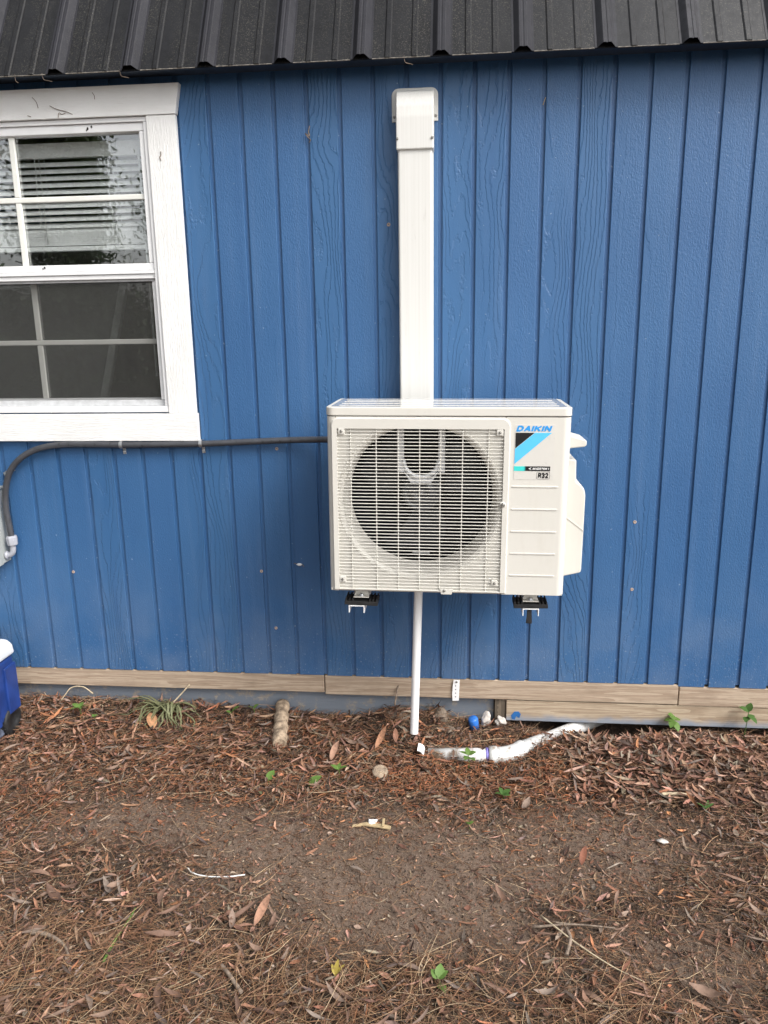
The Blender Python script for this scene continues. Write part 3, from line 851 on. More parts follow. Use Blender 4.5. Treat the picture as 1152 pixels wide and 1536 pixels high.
# ------------------------------------------------------------------ air conditioner
U0, V0, FY = -0.1155, 0.4590, -0.400
AW, AH, AD = 0.675, 0.535, 0.284
ac = empty('air_conditioner', (U0 + AW / 2, FY + AD / 2, V0))
tag(ac, 'ivory outdoor air conditioning unit with round fan grille mounted on the blue wall', 'air conditioner')
def X(u): return U0 + u
def Z(v): return V0 + v
def Y(d): return FY + d            # d = depth behind the front face
GU0, GU1, GV0, GV1 = 0.030, 0.494, 0.008, 0.476      # grille opening
# casing: wrap-around shell in plan, open at the grille
rc = 0.022
plan = [(GU0 - 0.004, 0.012), (GU0 - 0.004, 0.0)]
for i in range(9):
    a = R(90 * i / 8)
    plan.append((rc - rc * math.sin(a), rc - rc * math.cos(a)))
plan += [(0.0, AD), (AW, AD)]
for i in range(9):
    a = R(90 * i / 8)
    plan.append((AW - rc + rc * math.cos(a), rc - rc * math.sin(a)))
plan += [(GU1 + 0.004, 0.0), (GU1 + 0.004, 0.016)]
bm = bmesh.new()
lo = [bm.verts.new((X(u), Y(d), Z(0.0))) for u, d in plan]
hi = [bm.verts.new((X(u), Y(d), Z(0.509))) for u, d in plan]
for i in range(len(plan) - 1): bm.faces.new((lo[i], lo[i + 1], hi[i + 1], hi[i]))
ME = bm_mesh('casing', bm)
casing = link('casing', ME, 'ivory', ac)
for p in ME.polygons:
    p.use_smooth = False
box('base_pan', X(0.004), X(AW - 0.004), Y(0.004), Y(AD - 0.003), Z(-0.001), Z(0.006), 'ivory', ac, 0.001)
box('lower_band', X(GU0 - 0.003), X(GU1 + 0.003), Y(0.0006), Y(0.02), Z(0.0005), Z(GV0), 'ivory', ac, 0.001)
box('upper_band', X(GU0 - 0.003), X(GU1 + 0.003), Y(0.0006), Y(0.02), Z(GV1), Z(0.509), 'ivory', ac, 0.001)
# top lid with long shallow ribs
lidpts = [(x, y) for x, y in rrect(X(0) - 0.0015, X(AW) + 0.0015, Y(0) - 0.0015, Y(AD), 0.023, 8)]
link('top_lid', poly_prism(lidpts, 'z', Z(0.5112), Z(AH), 0.0025, 'top_lid'), 'ivory', ac)
link('lid_skin', poly_prism(rrect(X(0.012), X(AW - 0.012), Y(0.012), Y(AD - 0.006), 0.015, 6), 'z', Z(AH + 0.0002), Z(AH + 0.0008), 0.0), 'ivory_wet', ac)
for d in (0.045, 0.10, 0.155, 0.21):
    box('lid_rib', X(0.03), X(AW - 0.03), Y(d), Y(d + 0.022), Z(AH - 0.0005), Z(AH + 0.0018), 'ivory_wet', ac, 0.0015)
# grille frame: raised moulding round the grille
out_ = rrect(0.0125, 0.5115, 0.002, 0.5065, 0.022, 6, (0, 0, 1, 1))
inn = [(GU0, GV0 - 0.0005), (GU1, GV0 - 0.0005), (GU1, GV1), (GU0, GV1)]
bm = bmesh.new()
def ring_faces(bm, outer, inner_fn, d0, d1):
    n = len(outer)
    A = [bm.verts.new((X(u), Y(d0), Z(v))) for u, v in outer]
    A2 = [bm.verts.new((X(0.262 + (u - 0.262) * 0.985), Y(d1), Z(0.255 + (v - 0.255) * 0.987))) for u, v in outer]
    I1 = [bm.verts.new((X(u), Y(d1), Z(v))) for u, v in (inner_fn(u, v) for u, v in outer)]
    I0 = [bm.verts.new((X(u), Y(d0 + 0.012), Z(v))) for u, v in (inner_fn(u, v) for u, v in outer)]
    for i in range(n):
        j = (i + 1) % n
        for P_, Q_ in ((A, A2), (A2, I1), (I1, I0)):
            vs = []
            for v in (P_[i], P_[j], Q_[j], Q_[i]):
                if not any((v.co - w.co).length < 1e-7 for w in vs): vs.append(v)
            if len(vs) >= 3: bm.faces.new(vs)
def clampin(u, v): return (min(max(u, GU0), GU1), min(max(v, GV0 - 0.0005), GV1))
# densify the outline so that it maps onto all four inner corners
dense = []
for (a, b) in zip(out_, out_[1:] + out_[:1]):
    for k in range(8): dense.append((a[0] + (b[0] - a[0]) * k / 8, a[1] + (b[1] - a[1]) * k / 8))
for c in inn:      # exact corner feet
    pass
ring_faces(bm, dense, clampin, -0.0002, -0.0042)
gf = link('grille_frame', bm_mesh('grille_frame', bm), 'ivory2', ac)
# shroud: recessed plate with the round fan opening
CU, CV, CR = 0.2615, 0.270, 0.2100
nS = 96
bm = bmesh.new()
def rect_hit(a):
    c, s = math.cos(a), math.sin(a)
    t = min((GU1 + 0.002 - CU) / c if c > 1e-9 else 9, (GU0 - 0.002 - CU) / c if c < -1e-9 else 9, (GV1 + 0.002 - CV) / s if s > 1e-9 else 9, (GV0 - 0.002 - CV) / s if s < -1e-9 else 9)
    return CU + c * t, CV + s * t
rings = [[], [], [], [], [], [], []]
angs = sorted([2 * math.pi * i / nS for i in range(nS)] + [math.atan2(v - CV, u - CU) % (2 * math.pi) for u, v in ((GU1 + 0.002, GV1 + 0.002), (GU0 - 0.002, GV1 + 0.002), (GU0 - 0.002, GV0 - 0.002), (GU1 + 0.002, GV0 - 0.002))])
prof = [(0.2340, 0.0050), (0.2325, 0.0034), (0.2275, 0.0040), (0.2190, 0.012), (0.2130, 0.034), (CR, 0.060), (CR, 0.115)]
for a in angs:
    u, v = rect_hit(a)
    rr = math.hypot(u - CU, v - CV)
    col_ = [bm.verts.new((X(u), Y(0.0050), Z(v)))]
    for r_, d in prof:
        r2 = min(r_, rr)
        col_.append(bm.verts.new((X(CU + r2 * math.cos(a)), Y(d), Z(CV + r2 * math.sin(a)))))
    rings.append(col_)
rings = [r_ for r_ in rings if r_]
for i in range(len(rings)):
    A, B = rings[i], rings[(i + 1) % len(rings)]
    for k in range(len(A) - 1):
        vs = []
        for v in (A[k], B[k], B[k + 1], A[k + 1]):
            if not any((v.co - w.co).length < 1e-7 for w in vs): vs.append(v)
        if len(vs) >= 3: bm.faces.new(vs)
shroud = link('fan_shroud', bm_mesh('fan_shroud', bm), 'ivory2', ac)
# inside; the recess's shade is put into the cavity colour
box('coil', X(0.012), X(0.505), Y(0.245), Y(0.270), Z(0.012), Z(0.500), 'coil', ac, 0.001)
box('partition', X(0.497), X(0.505), Y(0.02), Y(0.244), Z(0.008), Z(0.505), 'cavity', ac, 0.0)
link('fan_tunnel', lathe([(CR + 0.0006, 0.112), (CR + 0.012, 0.16), (CR + 0.03, 0.24)], 48, 'y'), 'cavity', ac, (X(CU), Y(0), Z(CV)))
# motor bracket: two rails joined by a U
for s in (-1, 1):
    box('motor_rail', X(CU) + s * 0.060 - 0.010, X(CU) + s * 0.060 + 0.010, Y(0.095), Y(0.108), Z(0.335), Z(0.495), 'rail', ac, 0.003)
arc = [(X(CU) + 0.052 * math.cos(R(a)), Y(0.100), Z(0.372) + 0.05 * math.sin(R(a))) for a in range(180, 361, 12)]
link('motor_yoke', tube_mesh(arc, 0.007, 8), 'rail', ac)
link('motor_yoke', poly_prism([(X(CU) - 0.055, Z(0.345)), (X(CU) - 0.03, Z(0.318)), (X(CU) + 0.03, Z(0.318)), (X(CU) + 0.055, Z(0.345)), (X(CU) + 0.03, Z(0.305)), (X(CU) - 0.03, Z(0.305))], 'y', Y(0.097), Y(0.104), 0.0), 'rail', ac)
box('lower_clip', X(CU) - 0.028, X(CU) + 0.026, Y(0.150), Y(0.156), Z(0.0725), Z(0.0800), 'zinc', ac, 0.001)
# fan
fan = link('fan', lathe([(0.0, -0.012), (0.006, -0.012), (0.007, -0.008), (0.018, -0.007), (0.019, -0.010), (0.034, -0.009), (0.036, -0.005), (0.047, -0.004), (0.049, -0.007), (0.056, -0.003), (0.060, 0.010), (0.060, 0.060), (0, 0.060)], 40, 'y'), 'hub', ac, (X(CU + 0.001), Y(0.120), Z(CV + 0.001)))
for b in range(3):
    bm = bmesh.new()
    nr, na = 8, 14
    a0 = R(38 + 120 * b)
    grid = []
    for i in range(nr + 1):
        t = i / nr
        r_ = 0.056 + t * 0.138
        sweep = -0.35 * t * t
        span = R(62) * (1 - 0.12 * t) + (0.10 * math.sin(t * 3.1))
        row = []
        for j in range(na + 1):
            s = j / na
            a = a0 + sweep + span * (s - 0.5)
            row.append(bm.verts.new((r_ * math.cos(a), 0.004 + 0.062 * s + 0.012 * t * math.sin(3.14 * s), r_ * math.sin(a))))
        grid.append(row)
    for i in range(nr):
        for j in range(na): bm.faces.new((grid[i][j], grid[i + 1][j], grid[i + 1][j + 1], grid[i][j + 1]))
    link('blade', bm_mesh('blade', bm, True), 'fan', fan, (X(CU), Y(0.125), Z(CV)))
link('shaft_nut', lathe([(0.0, -0.004), (0.003, -0.0035), (0.0042, 0.0), (0.0042, 0.004)], 6, 'y', smooth=False), 'zinc', fan, (X(CU + 0.001), Y(0.1055), Z(CV + 0.001)))
# grille wires
BAR = box_mesh(GU1 - GU0 + 0.002, 0.0034, 0.0022, 0.0008, 1, 'grille_bar')
nb = 47
for i in range(nb):
    v = 0.0165 + i * (0.4680 - 0.0165) / (nb - 1)
    link('grille_bar', BAR, 'ivory2', gf, (X((GU0 + GU1) / 2), Y(-0.0005), Z(v)))
VB = box_mesh(0.0028, 0.0040, GV1 - GV0 + 0.002, 0.0010, 1, 'grille_upright')
for u in (0.068, 0.140, 0.202, 0.262, 0.320, 0.381, 0.452):
    link('grille_upright', VB, 'ivory2', gf, (X(u), Y(0.0012), Z((GV0 + GV1) / 2)))
# screw bosses
for (u, v) in ((0.043, 0.469), (0.482, 0.467), (0.040, 0.036), (0.478, 0.034)):
    box('screw_boss', X(u) - 0.009, X(u) + 0.009, Y(-0.0045), Y(0.012), Z(v) - 0.0085, Z(v) + 0.0085, 'ivory2', gf, 0.0015)
    link('screw', SCREW, 'screw', gf, (X(u), Y(-0.0048), Z(v)))
link('screw_boss', lathe([(0.0, -0.0062), (0.0078, -0.0062), (0.0088, -0.004), (0.0088, 0.002)], 18, 'y'), 'ivory2', gf, (X(0.4945), Y(0), Z(0.265)))
link('screw', screw_mesh(0.0060, 0.003), 'screw', gf, (X(0.4955), Y(-0.0065), Z(0.265)))
tabp = [(X(0.322), Z(0.014)), (X(0.326), Z(-0.003)), (X(0.356), Z(-0.003)), (X(0.361), Z(0.014))]
link('lower_tab', poly_prism(tabp, 'y', Y(-0.0055), Y(-0.002), 0.0008), 'ivory2', gf)
link('screw', SCREW, 'screw', gf, (X(0.335), Y(-0.0058), Z(0.0085)))
# pressed ribs on the service panel
for i in range(5):
    v = 0.3165 - i * 0.0645
    pr = [(-0.0635, 0), (-0.0625, 0.0022), (0.0625, 0.0022), (0.0635, 0), (0.0625, -0.0022), (-0.0625, -0.0022)]
    me = poly_prism(pr, 'y', -0.0018, 0.002, 0.0008, 'pressed_rib')
    link('pressed_rib', me, 'ivory', ac, (X(0.582), Y(0.0), Z(v)))
# sticker
stk = box('logo_sticker', X(0.5225), X(0.6310), Y(-0.0006), Y(0.0003), Z(0.3370), Z(0.4890), 'sticker', ac, 0.0)
SY = Y(-0.0011)
def flat(name, pts, mat, d=-0.0011):
    return link(name, poly_prism([(X(u), Z(v)) for u, v in pts], 'y', Y(d), Y(-0.00065)), mat, stk)
flat('black_triangle', [(0.5245, 0.4670), (0.5755, 0.4670), (0.5245, 0.4235)], 'black')
flat('blue_stripe', [(0.5770, 0.4670), (0.6220, 0.4670), (0.5235, 0.3800), (0.5240, 0.4222)], 'cyan')
gb = link('print_bar', box_mesh(0.0985, 0.0004, 0.0132), 'gradbar', stk, (X(0.5722), Y(-0.0009), Z(0.3676)))
link('lettering', block_text('DAIKIN', 0.0985, 0.0168, 0.27, 0.26), 'cyan_dark', stk, (X(0.5250), SY, Z(0.4700)))
link('lettering', block_text('INVERTER', 0.0400, 0.0060, 0.2, 0.24), 'white_print', stk, (X(0.5735), Y(-0.0014), Z(0.3646)))
flat('chevron', [(0.5625, 0.3676), (0.5715, 0.3722), (0.5672, 0.3676), (0.5715, 0.3630)], 'white_print', -0.0014)
flat('chevron', [(0.6190, 0.3676), (0.6150, 0.3722), (0.6168, 0.3676), (0.6150, 0.3630)], 'white_print', -0.0014)
ring_o = rrect(0.5850, 0.6210, 0.3388, 0.3588, 0.003, 4)
bm = bmesh.new()
o1 = [bm.verts.new((X(u), SY, Z(v))) for u, v in ring_o]
o2 = [bm.verts.new((X(0.603 + (u - 0.603) * 0.965), SY, Z(0.3488 + (v - 0.3488) * 0.935))) for u, v in ring_o]
for i in range(len(o1)):
    j = (i + 1) % len(o1); bm.faces.new((o1[i], o1[j], o2[j], o2[i]))
link('box_outline', bm_mesh('box_outline', bm), 'black', stk)
link('lettering', block_text('R32', 0.0280, 0.0148, 0.0, 0.28), 'black', stk, (X(0.5892), SY, Z(0.3414)))
# side handle and valve cover
hp = [(X(AW) - 0.004, 0.871 + 0.003), (X(AW) + 0.046, 0.880), (X(AW) + 0.051, 0.8845), (X(AW) + 0.051, 0.897), (X(AW) + 0.046, 0.900), (X(AW) - 0.004, 0.914)]
link('side_handle', poly_prism(hp, 'y', -0.345, -0.235, 0.003), 'ivory2', ac)
vp = [(X(AW) - 0.004, 0.487), (X(AW) + 0.058, 0.502), (X(AW) + 0.060, 0.512), (X(AW) + 0.0605, 0.640), (X(AW) + 0.0605, 0.735), (X(AW) + 0.057, 0.752), (X(AW) + 0.049, 0.763), (X(AW) + 0.032, 0.777), (X(AW) + 0.030, 0.838), (X(AW) - 0.004, 0.842)]
vc = link('valve_cover', poly_prism(vp, 'y', -0.315, -0.150, 0.004), 'ivory2', ac)
link('cover_crease', poly_prism([(X(AW) + 0.012, 0.668), (X(AW) + 0.060, 0.632), (X(AW) + 0.0605, 0.6295), (X(AW) + 0.012, 0.6655)], 'y', -0.3166, -0.312, 0.0), 'ivory', vc)
# feet
for xc in (-0.026, 0.470):
    pts = [(xc - 0.023, -0.0275), (xc + 0.023, -0.0275), (xc + 0.020, -0.020), (xc + 0.018, 0.001), (xc - 0.018, 0.001), (xc - 0.020, -0.020)]
    ft = link('foot', poly_prism([(a, V0 + b) for a, b in pts], 'y', -0.362, -0.160, 0.002), 'ivory', ac)
    link('foot_bolt', lathe([(0.0, 0.007), (0.0055, 0.006), (0.0065, 0.002), (0.0085, 0.0015), (0.009, -0.001)], 10, 'z', smooth=False), 'zinc', ft, (xc, -0.368, V0 - 0.026))
    box('foot_lip', xc - 0.023, xc + 0.023, -0.378, -0.360, V0 - 0.0295, V0 - 0.0262, 'ivory', ft, 0.001)
ac.rotation_euler = (0, R(0.5), 0)

# ------------------------------------------------------------------ wall brackets
def bracket(xc, ch, label, extra):
    b = empty('wall_bracket', (xc, 0, 0.38))
    tag(b, label, 'bracket', 'brackets carrying the outdoor unit')
    top = 0.4095
    pts = [(ch - 0.0235, top - 0.0225), (ch - 0.0235, top), (ch + 0.0235, top), (ch + 0.0235, top - 0.0225), (ch + 0.0208, top - 0.0225), (ch + 0.0208, top - 0.0028), (ch - 0.0208, top - 0.0028), (ch - 0.0208, top - 0.0225)]
    link('arm', poly_prism(pts, 'y', -0.385, -0.004, 0.0005), 'bracket', b)
    box('wall_plate', ch - 0.032, ch + 0.032, -0.0045, -0.0006, 0.40, 0.80, 'bracket', b, 0.001)
    pad = box('rubber_pad', xc - 0.049, xc + 0.049, -0.384, -0.318, top + 0.0006, top + 0.0125, 'rubber', b, 0.001)
    RG = box_mesh(0.0042, 0.0655, 0.0072, 0.001, 1)
    for i in range(10):
        xx = xc - 0.0455 + i * 0.0101
        if 3 <= i <= 6: continue
        link('pad_ridge', RG, 'rubber', pad, (xx, -0.351, top + 0.0155))
    pad.rotation_euler = (0, R(2.0 if not extra else -0.8), 0)
    if extra:
        link('bolt', tube_mesh([(ch - 0.004, -0.372, top + 0.001), (ch - 0.004, -0.372, top - 0.030)], 0.004, 8), 'zinc', b)
        tp = [(ch - 0.010, top - 0.004), (ch + 0.003, top - 0.004), (ch + 0.004, top - 0.022), (ch + 0.005, top - 0.048), (ch - 0.013, top - 0.047), (ch - 0.011, top - 0.030)]
        link('black_tie', poly_prism(tp, 'y', -0.380, -0.377, 0.0006), 'rubber', b)
    return b
bracket(-0.026, -0.040, 'white steel wall bracket with black pad under the left of the unit', False)
bracket(0.470, 0.470, 'white steel wall bracket with dangling black tie under the right of the unit', True)

# ------------------------------------------------------------------ line cover duct
dk = empty('line_cover_duct', (0.122, 0, 0.80))
tag(dk, 'white vertical plastic duct running up the wall above the unit', 'duct')
dx0, dx1 = 0.0715, 0.1745
me = poly_prism(rrect(dx0, dx1, -0.060, -0.0012, 0.007, 4, (1, 1, 0, 0)), 'z', 0.62, 1.735, 0.0, 'duct')
link('duct', me, 'duct', dk)
box('back_channel', dx0 - 0.0022, dx1 + 0.0022, -0.0140, -0.0008, 0.62, 1.735, 'duct', dk, 0.001)
cp = [(-0.0012, 1.722), (-0.0672, 1.722), (-0.0672, 1.812), (-0.0640, 1.842), (-0.0560, 1.866), (-0.042, 1.884), (-0.024, 1.893), (-0.0012, 1.896)]
me = poly_prism(cp, 'x', 0.0675, 0.1785, 0.004, 'cap', 3)
cap = link('cap', me, 'duct', dk)
me = poly_prism(rrect(0.0515, 0.1900, 1.812, 1.904, 0.020, 6, (0, 0, 1, 1)), 'y', -0.0045, -0.0007, 0.001, 'flange')
fl = link('flange', me, 'duct', dk)
for x in (0.0590, 0.1835): link('screw', SCREW, 'screw', fl, (x, -0.0048, 1.826))
for x in (0.0715, 0.1745): link('screw', SCREW, 'screw', cap, (x, -0.0680, 1.752))

# ------------------------------------------------------------------ drain pipe
o = 0.0134
dp = empty('drain_pipe', (0.121, -0.25, -0.075))
tag(dp, 'thin white plastic drain pipe hanging straight down below the unit', 'pipe')
pv = lathe([(o, 0), (o, 0.001), (o, 0.534), (o, 0.535), (o - 0.003, 0.535), (o - 0.003, 0.534), (o - 0.003, 0.001), (o - 0.003, 0), (o, 0)], 24, 'z')
pp = link('pipe', pv, 'pvc', dp, (0.121, -0.25, -0.075))
pp.rotation_euler = (0, R(1.9), 0)

# ------------------------------------------------------------------ conduit, straps, disconnect box
cpath = [(-0.10, -0.060, 0.858), (-0.183, -0.040, 0.8565), (-0.308, -0.022, 0.852), (-0.45, -0.019, 0.846), (-0.604, -0.019, 0.840), (-0.75, -0.019, 0.8375), (-0.882, -0.019, 0.8365), (-1.00, -0.0195, 0.8385), (-1.085, -0.021, 0.838), (-1.167, -0.024, 0.827), (-1.235, -0.028, 0.797), (-1.285, -0.030, 0.748), (-1.311, -0.030, 0.680), (-1.318, -0.030, 0.610), (-1.314, -0.030, 0.545), (-1.311, -0.030, 0.508)]
dense_path = spline(cpath, 14)
# resample evenly
acc = [0.0]
for a, b in zip(dense_path[:-1], dense_path[1:]): acc.append(acc[-1] + (b - a).length)
step = 0.0029
npt = int(acc[-1] / step)
P = np.array([tuple(p) for p in dense_path]); A_ = np.array(acc)
tt = np.linspace(0, acc[-1], npt)
RP = [Vector((np.interp(t, A_, P[:, 0]), np.interp(t, A_, P[:, 1]), np.interp(t, A_, P[:, 2]))) for t in tt]
rads = [0.0113 if i % 2 == 0 else 0.0096 for i in range(npt)]
cd = link('electrical_conduit', tube_mesh(RP, rads, 12), 'conduit')
tag(cd, 'dark grey ribbed flexible conduit curving below the window to the unit', 'conduit')
nut = lathe([(0.012, -0.018), (0.0175, -0.014), (0.0190, 0.004), (0.0190, 0.012), (0.0165, 0.018), (0.0112, 0.019)], 8, 'z', smooth=False)
link('compression_nut', nut, 'conduit_nut', cd, (-1.311, -0.030, 0.497), (0, R(-4), 0))
el = spline([(-1.3115, -0.030, 0.484), (-1.3120, -0.030, 0.463), (-1.319, -0.030, 0.449), (-1.333, -0.030, 0.444), (-1.342, -0.030, 0.444)], 6)
link('elbow', tube_mesh(el, 0.0098, 14), 'conduit_nut', cd)
link('lock_ring', lathe([(0.0, -0.006), (0.0135, -0.005), (0.0150, 0.0), (0.0135, 0.004), (0, 0.004)], 16, 'x'), 'conduit_nut', cd, (-1.336, -0.030, 0.444))
def strap(x, z, ang, label):
    s = empty('conduit_strap', (x, 0, z))
    tag(s, label, 'strap', 'steel straps holding the conduit')
    pts = []
    for i in range(13):
        a = R(180 * i / 12)
        pts.append((-0.031 * math.sin(a) if False else -0.019 - 0.0128 * math.sin(a), 0.0128 * math.cos(a)))
    pts = [(-0.0008, 0.0128)] + pts + [(-0.0008, -0.0128)]
    inner = [(p[0] * 1.0 + 0.0012 if p[0] < -0.018 else p[0], p[1] * 0.90) for p in pts]
    me = poly_prism(pts + inner[::-1], 'x', -0.0055, 0.0055, 0.0)
    link('band', me, 'zinc', s, (x, 0, z))
    box('tab', x - 0.0055, x + 0.0055, -0.0022, -0.0006, z - 0.034, z - 0.0125, 'zinc', s, 0.0004)
    link('screw', screw_mesh(0.0055, 0.004), 'zinc', s, (x, -0.0024, z - 0.025))
    s.rotation_euler = (0, R(ang), 0)
strap(-0.882, 0.8365, -3, 'steel conduit strap near the middle of the window sill')
strap(-0.604, 0.840, -4, 'steel conduit strap beside the lower right window corner')
strap(-1.297, 0.744, 68, 'steel conduit strap on the bend at the left edge')

bx = empty('disconnect_box', (-1.42, 0, 0.42))
tag(bx, 'grey electrical box fed by the conduit at the left edge', 'electrical box')
box('housing', -1.50, -1.3415, -0.046, -0.0006, 0.418, 0.680, 'boxgrey', bx, 0.002)
me = poly_prism([(-1.505, 0.414), (-1.3395, 0.414), (-1.3395, 0.640), (-1.505, 0.640)], 'y', -0.074, -0.047, 0.004)
link('cover', me, 'boxgrey', bx)
box('hood', -1.508, -1.3365, -0.078, -0.0008, 0.6815, 0.690, 'boxgrey', bx, 0.002)

# ------------------------------------------------------------------ hanger strap on the beam
hs_ = empty('hanger_strap', (0.256, -0.001, -0.08))
tag(hs_, 'white perforated plastic hanger strap screwed to the bottom timber', 'strap')
pts = [(0.2475, -0.002), (0.2690, -0.001), (0.2680, -0.030), (0.2660, -0.081), (0.2440, -0.082), (0.2425, -0.055), (0.2440, -0.030)]
st = link('band', poly_prism(pts, 'y', -0.0055, -0.0035, 0.0006), 'pvc', hs_)
link('screw', SCREW, 'screw', hs_, (0.258, -0.0058, -0.009))
for z in (-0.024, -0.038, -0.052, -0.066):
    link('strap_hole', lathe([(0, 0), (0.0019, 0.0), (0.0019, 0.001)], 8, 'y'), 'cavity', hs_, (0.2548, -0.0060, z))

# ------------------------------------------------------------------ cooler
cl = empty('cooler', (-1.52, -0.34, -0.17))
tag(cl, 'blue wheeled cooler with white lid at the left edge', 'cooler')
CX1, CY1 = -1.299, -0.130
cgz = -0.165
prof_b = [(-1.76, cgz + 0.035), (CX1 - 0.020, cgz + 0.035), (CX1 - 0.002, cgz + 0.070), (CX1 + 0.0, 0.112), (-1.76, 0.112)]
body = link('body', poly_prism(prof_b, 'y', -0.540, CY1, 0.014, 'body', 4), 'cooler', cl)
lid_p = [(-1.765, 0.1135), (CX1 + 0.006, 0.1135), (CX1 + 0.003, 0.150), (CX1 - 0.020, 0.168), (-1.765, 0.172)]
link('lid', poly_prism(lid_p, 'y', -0.546, CY1 + 0.006, 0.012, 'lid', 4), 'cooler_lid', cl)
box('corner_rib', CX1 - 0.010, CX1 + 0.007, CY1 - 0.070, CY1 - 0.002, cgz + 0.078, 0.085, 'cooler', cl, 0.005, 3)
box('handle_post', CX1 - 0.010, CX1 + 0.007, -0.38, -0.25, cgz + 0.06, 0.085, 'cooler', cl, 0.005, 3)
box('skirt', -1.755, CX1 - 0.012, -0.53, CY1 - 0.085, cgz + 0.012, cgz + 0.040, 'dirtyblue', cl, 0.004)
wh = link('wheel', lathe([(0.0, -0.012), (0.022, -0.014), (0.024, -0.018), (0.045, -0.018), (0.050, -0.012), (0.050, 0.012), (0.045, 0.018), (0.024, 0.018), (0.022, 0.014), (0, 0.012)], 28, 'x'), 'rubber', cl, (CX1 - 0.014, CY1 - 0.050, cgz + 0.050))
for i in range(24):
    a = 2 * math.pi * i / 24
    link('tread', box_mesh(0.026, 0.005, 0.004, 0.001, 1), 'rubber', wh, (CX1 - 0.014, CY1 - 0.050 + 0.0505 * math.cos(a), cgz + 0.050 + 0.0505 * math.sin(a)), (a - math.pi / 2, 0, 0))

# ------------------------------------------------------------------ buried white pipe with elbow
bp = empty('ground_pipe', (0.45, -0.15, -0.19))
tag(bp, 'white plastic pipe with elbow coming from under the shed, half buried in leaves', 'pipe')
pr_ = 0.0242
zz0 = -0.176
link('straight_pipe', tube_mesh([(0.165, -0.205, zz0 - 0.006), (0.28, -0.203, zz0 - 0.002), (0.388, -0.200, zz0)], pr_, 20), 'pvc_dirty', bp)
elb = spline([(0.372, -0.2005, zz0), (0.41, -0.198, zz0), (0.452, -0.180, zz0 + 0.002), (0.480, -0.155, zz0 + 0.005)], 6)
link('elbow', tube_mesh(elb, pr_ * 1.16, 20), 'pvc_dirty', bp)
link('elbow_collar', tube_mesh([(0.366, -0.2005, zz0), (0.392, -0.1995, zz0)], pr_ * 1.26, 20), 'pvc_dirty', bp)
link('primer_ring', tube_mesh([(0.3555, -0.2010, zz0), (0.3655, -0.2007, zz0)], pr_ * 1.03, 20), 'purple', bp)
link('straight_pipe', tube_mesh([(0.476, -0.159, zz0 + 0.005), (0.60, -0.050, -0.183), (0.80, 0.13, -0.196)], pr_, 20), 'pvc_dirty', bp)
rp = []
for i in range(11):
    a = R(-20 + 17 * i)
    rp.append((0.022 * math.cos(a), 0.022 * math.sin(a)))
rp2 = [(p[0] * 0.84, p[1] * 0.84) for p in rp[::-1]]
br_ = link('broken_pipe_ring', poly_prism(rp + rp2, 'y', -0.016, 0.016, 0.0), 'pvc', None, (0.131, -0.222, gz(0.131, -0.222) + 0.016), (R(35), R(60), R(25)))
tag(br_, 'curved white broken pipe scrap left of the half buried pipe', 'pipe scrap')

# ------------------------------------------------------------------ things lying on the ground
def lump(name, label, cat, loc, size, mat, seed, sub=3, amp=0.25, parent=None):
    rnd = np.random.default_rng(seed)
    bm = bmesh.new()
    bmesh.ops.create_icosphere(bm, subdivisions=sub, radius=1.0)
    fr = rnd.normal(0, 2.2, (9, 3)); ph = rnd.uniform(0, 6.3, 9)
    for v in bm.verts:
        c = np.array(v.co)
        f = 1 + amp * sum(math.sin(float(fr[i] @ c) + ph[i]) / (1 + 0.3 * i) for i in range(9)) * 0.45
        v.co = Vector((c[0] * size[0] * f, c[1] * size[1] * f, c[2] * size[2] * f))
    o = link(name, bm_mesh(name, bm, True), mat, parent, loc)
    if label: tag(o, label, cat)
    return o
lump('dirt_clod', 'crumbly grey dirt clod against the timber right of the drain pipe', 'dirt clod', (0.196, -0.015, -0.140), (0.034, 0.03, 0.036), 'clod', 3)
lump('dirt_clod', 'low dirt mound against the timber left of the drain pipe', 'dirt clod', (0.055, -0.005, -0.150), (0.062, 0.03, 0.030), 'clod', 5)
lump('dirt_clod', 'small pale clay clod in front of the timber beside the drain pipe foot', 'dirt clod', (0.225, -0.06, -0.170), (0.026, 0.022, 0.020), 'clod', 8)

lg = empty('log_piece', (-0.357, -0.09, -0.16))
tag(lg, 'short weathered log lying end-on to the wall in the leaves', 'log')
pth = [(-0.376, 0.015, -0.128), (-0.364, -0.06, -0.136), (-0.350, -0.14, -0.146), (-0.337, -0.215, -0.156)]
sp_ = spline(pth, 7)
rr_ = [0.0250 + 0.0022 * math.sin(i * 1.1) + random.uniform(-0.001, 0.001) for i in range(len(sp_))]
link('bark', tube_mesh(sp_, rr_, 18), 'bark', lg)
dsc = link('wood_disc', lathe([(0.0, 0.0125), (0.017, 0.0115), (0.024, 0.0105), (0.0255, 0.007), (0.0245, -0.010), (0, -0.010)], 22, 'z'), 'cutwood', None, (0.019, -0.363, gz(0.019, -0.363) + 0.016), (R(16), R(5), 0))
tag(dsc, 'round grey-brown slice of cut wood lying in the mulch', 'wood disc')
for r_ in (0.006, 0.012, 0.018):
    link('growth_ring', lathe([(r_, 0.0), (r_ + 0.0008, 0.0010), (r_ + 0.0016, 0.0)], 20, 'z'), 'bark', dsc, (0.019, -0.363, WL[dsc.name].z + 0.0118 - r_ * 0.02))

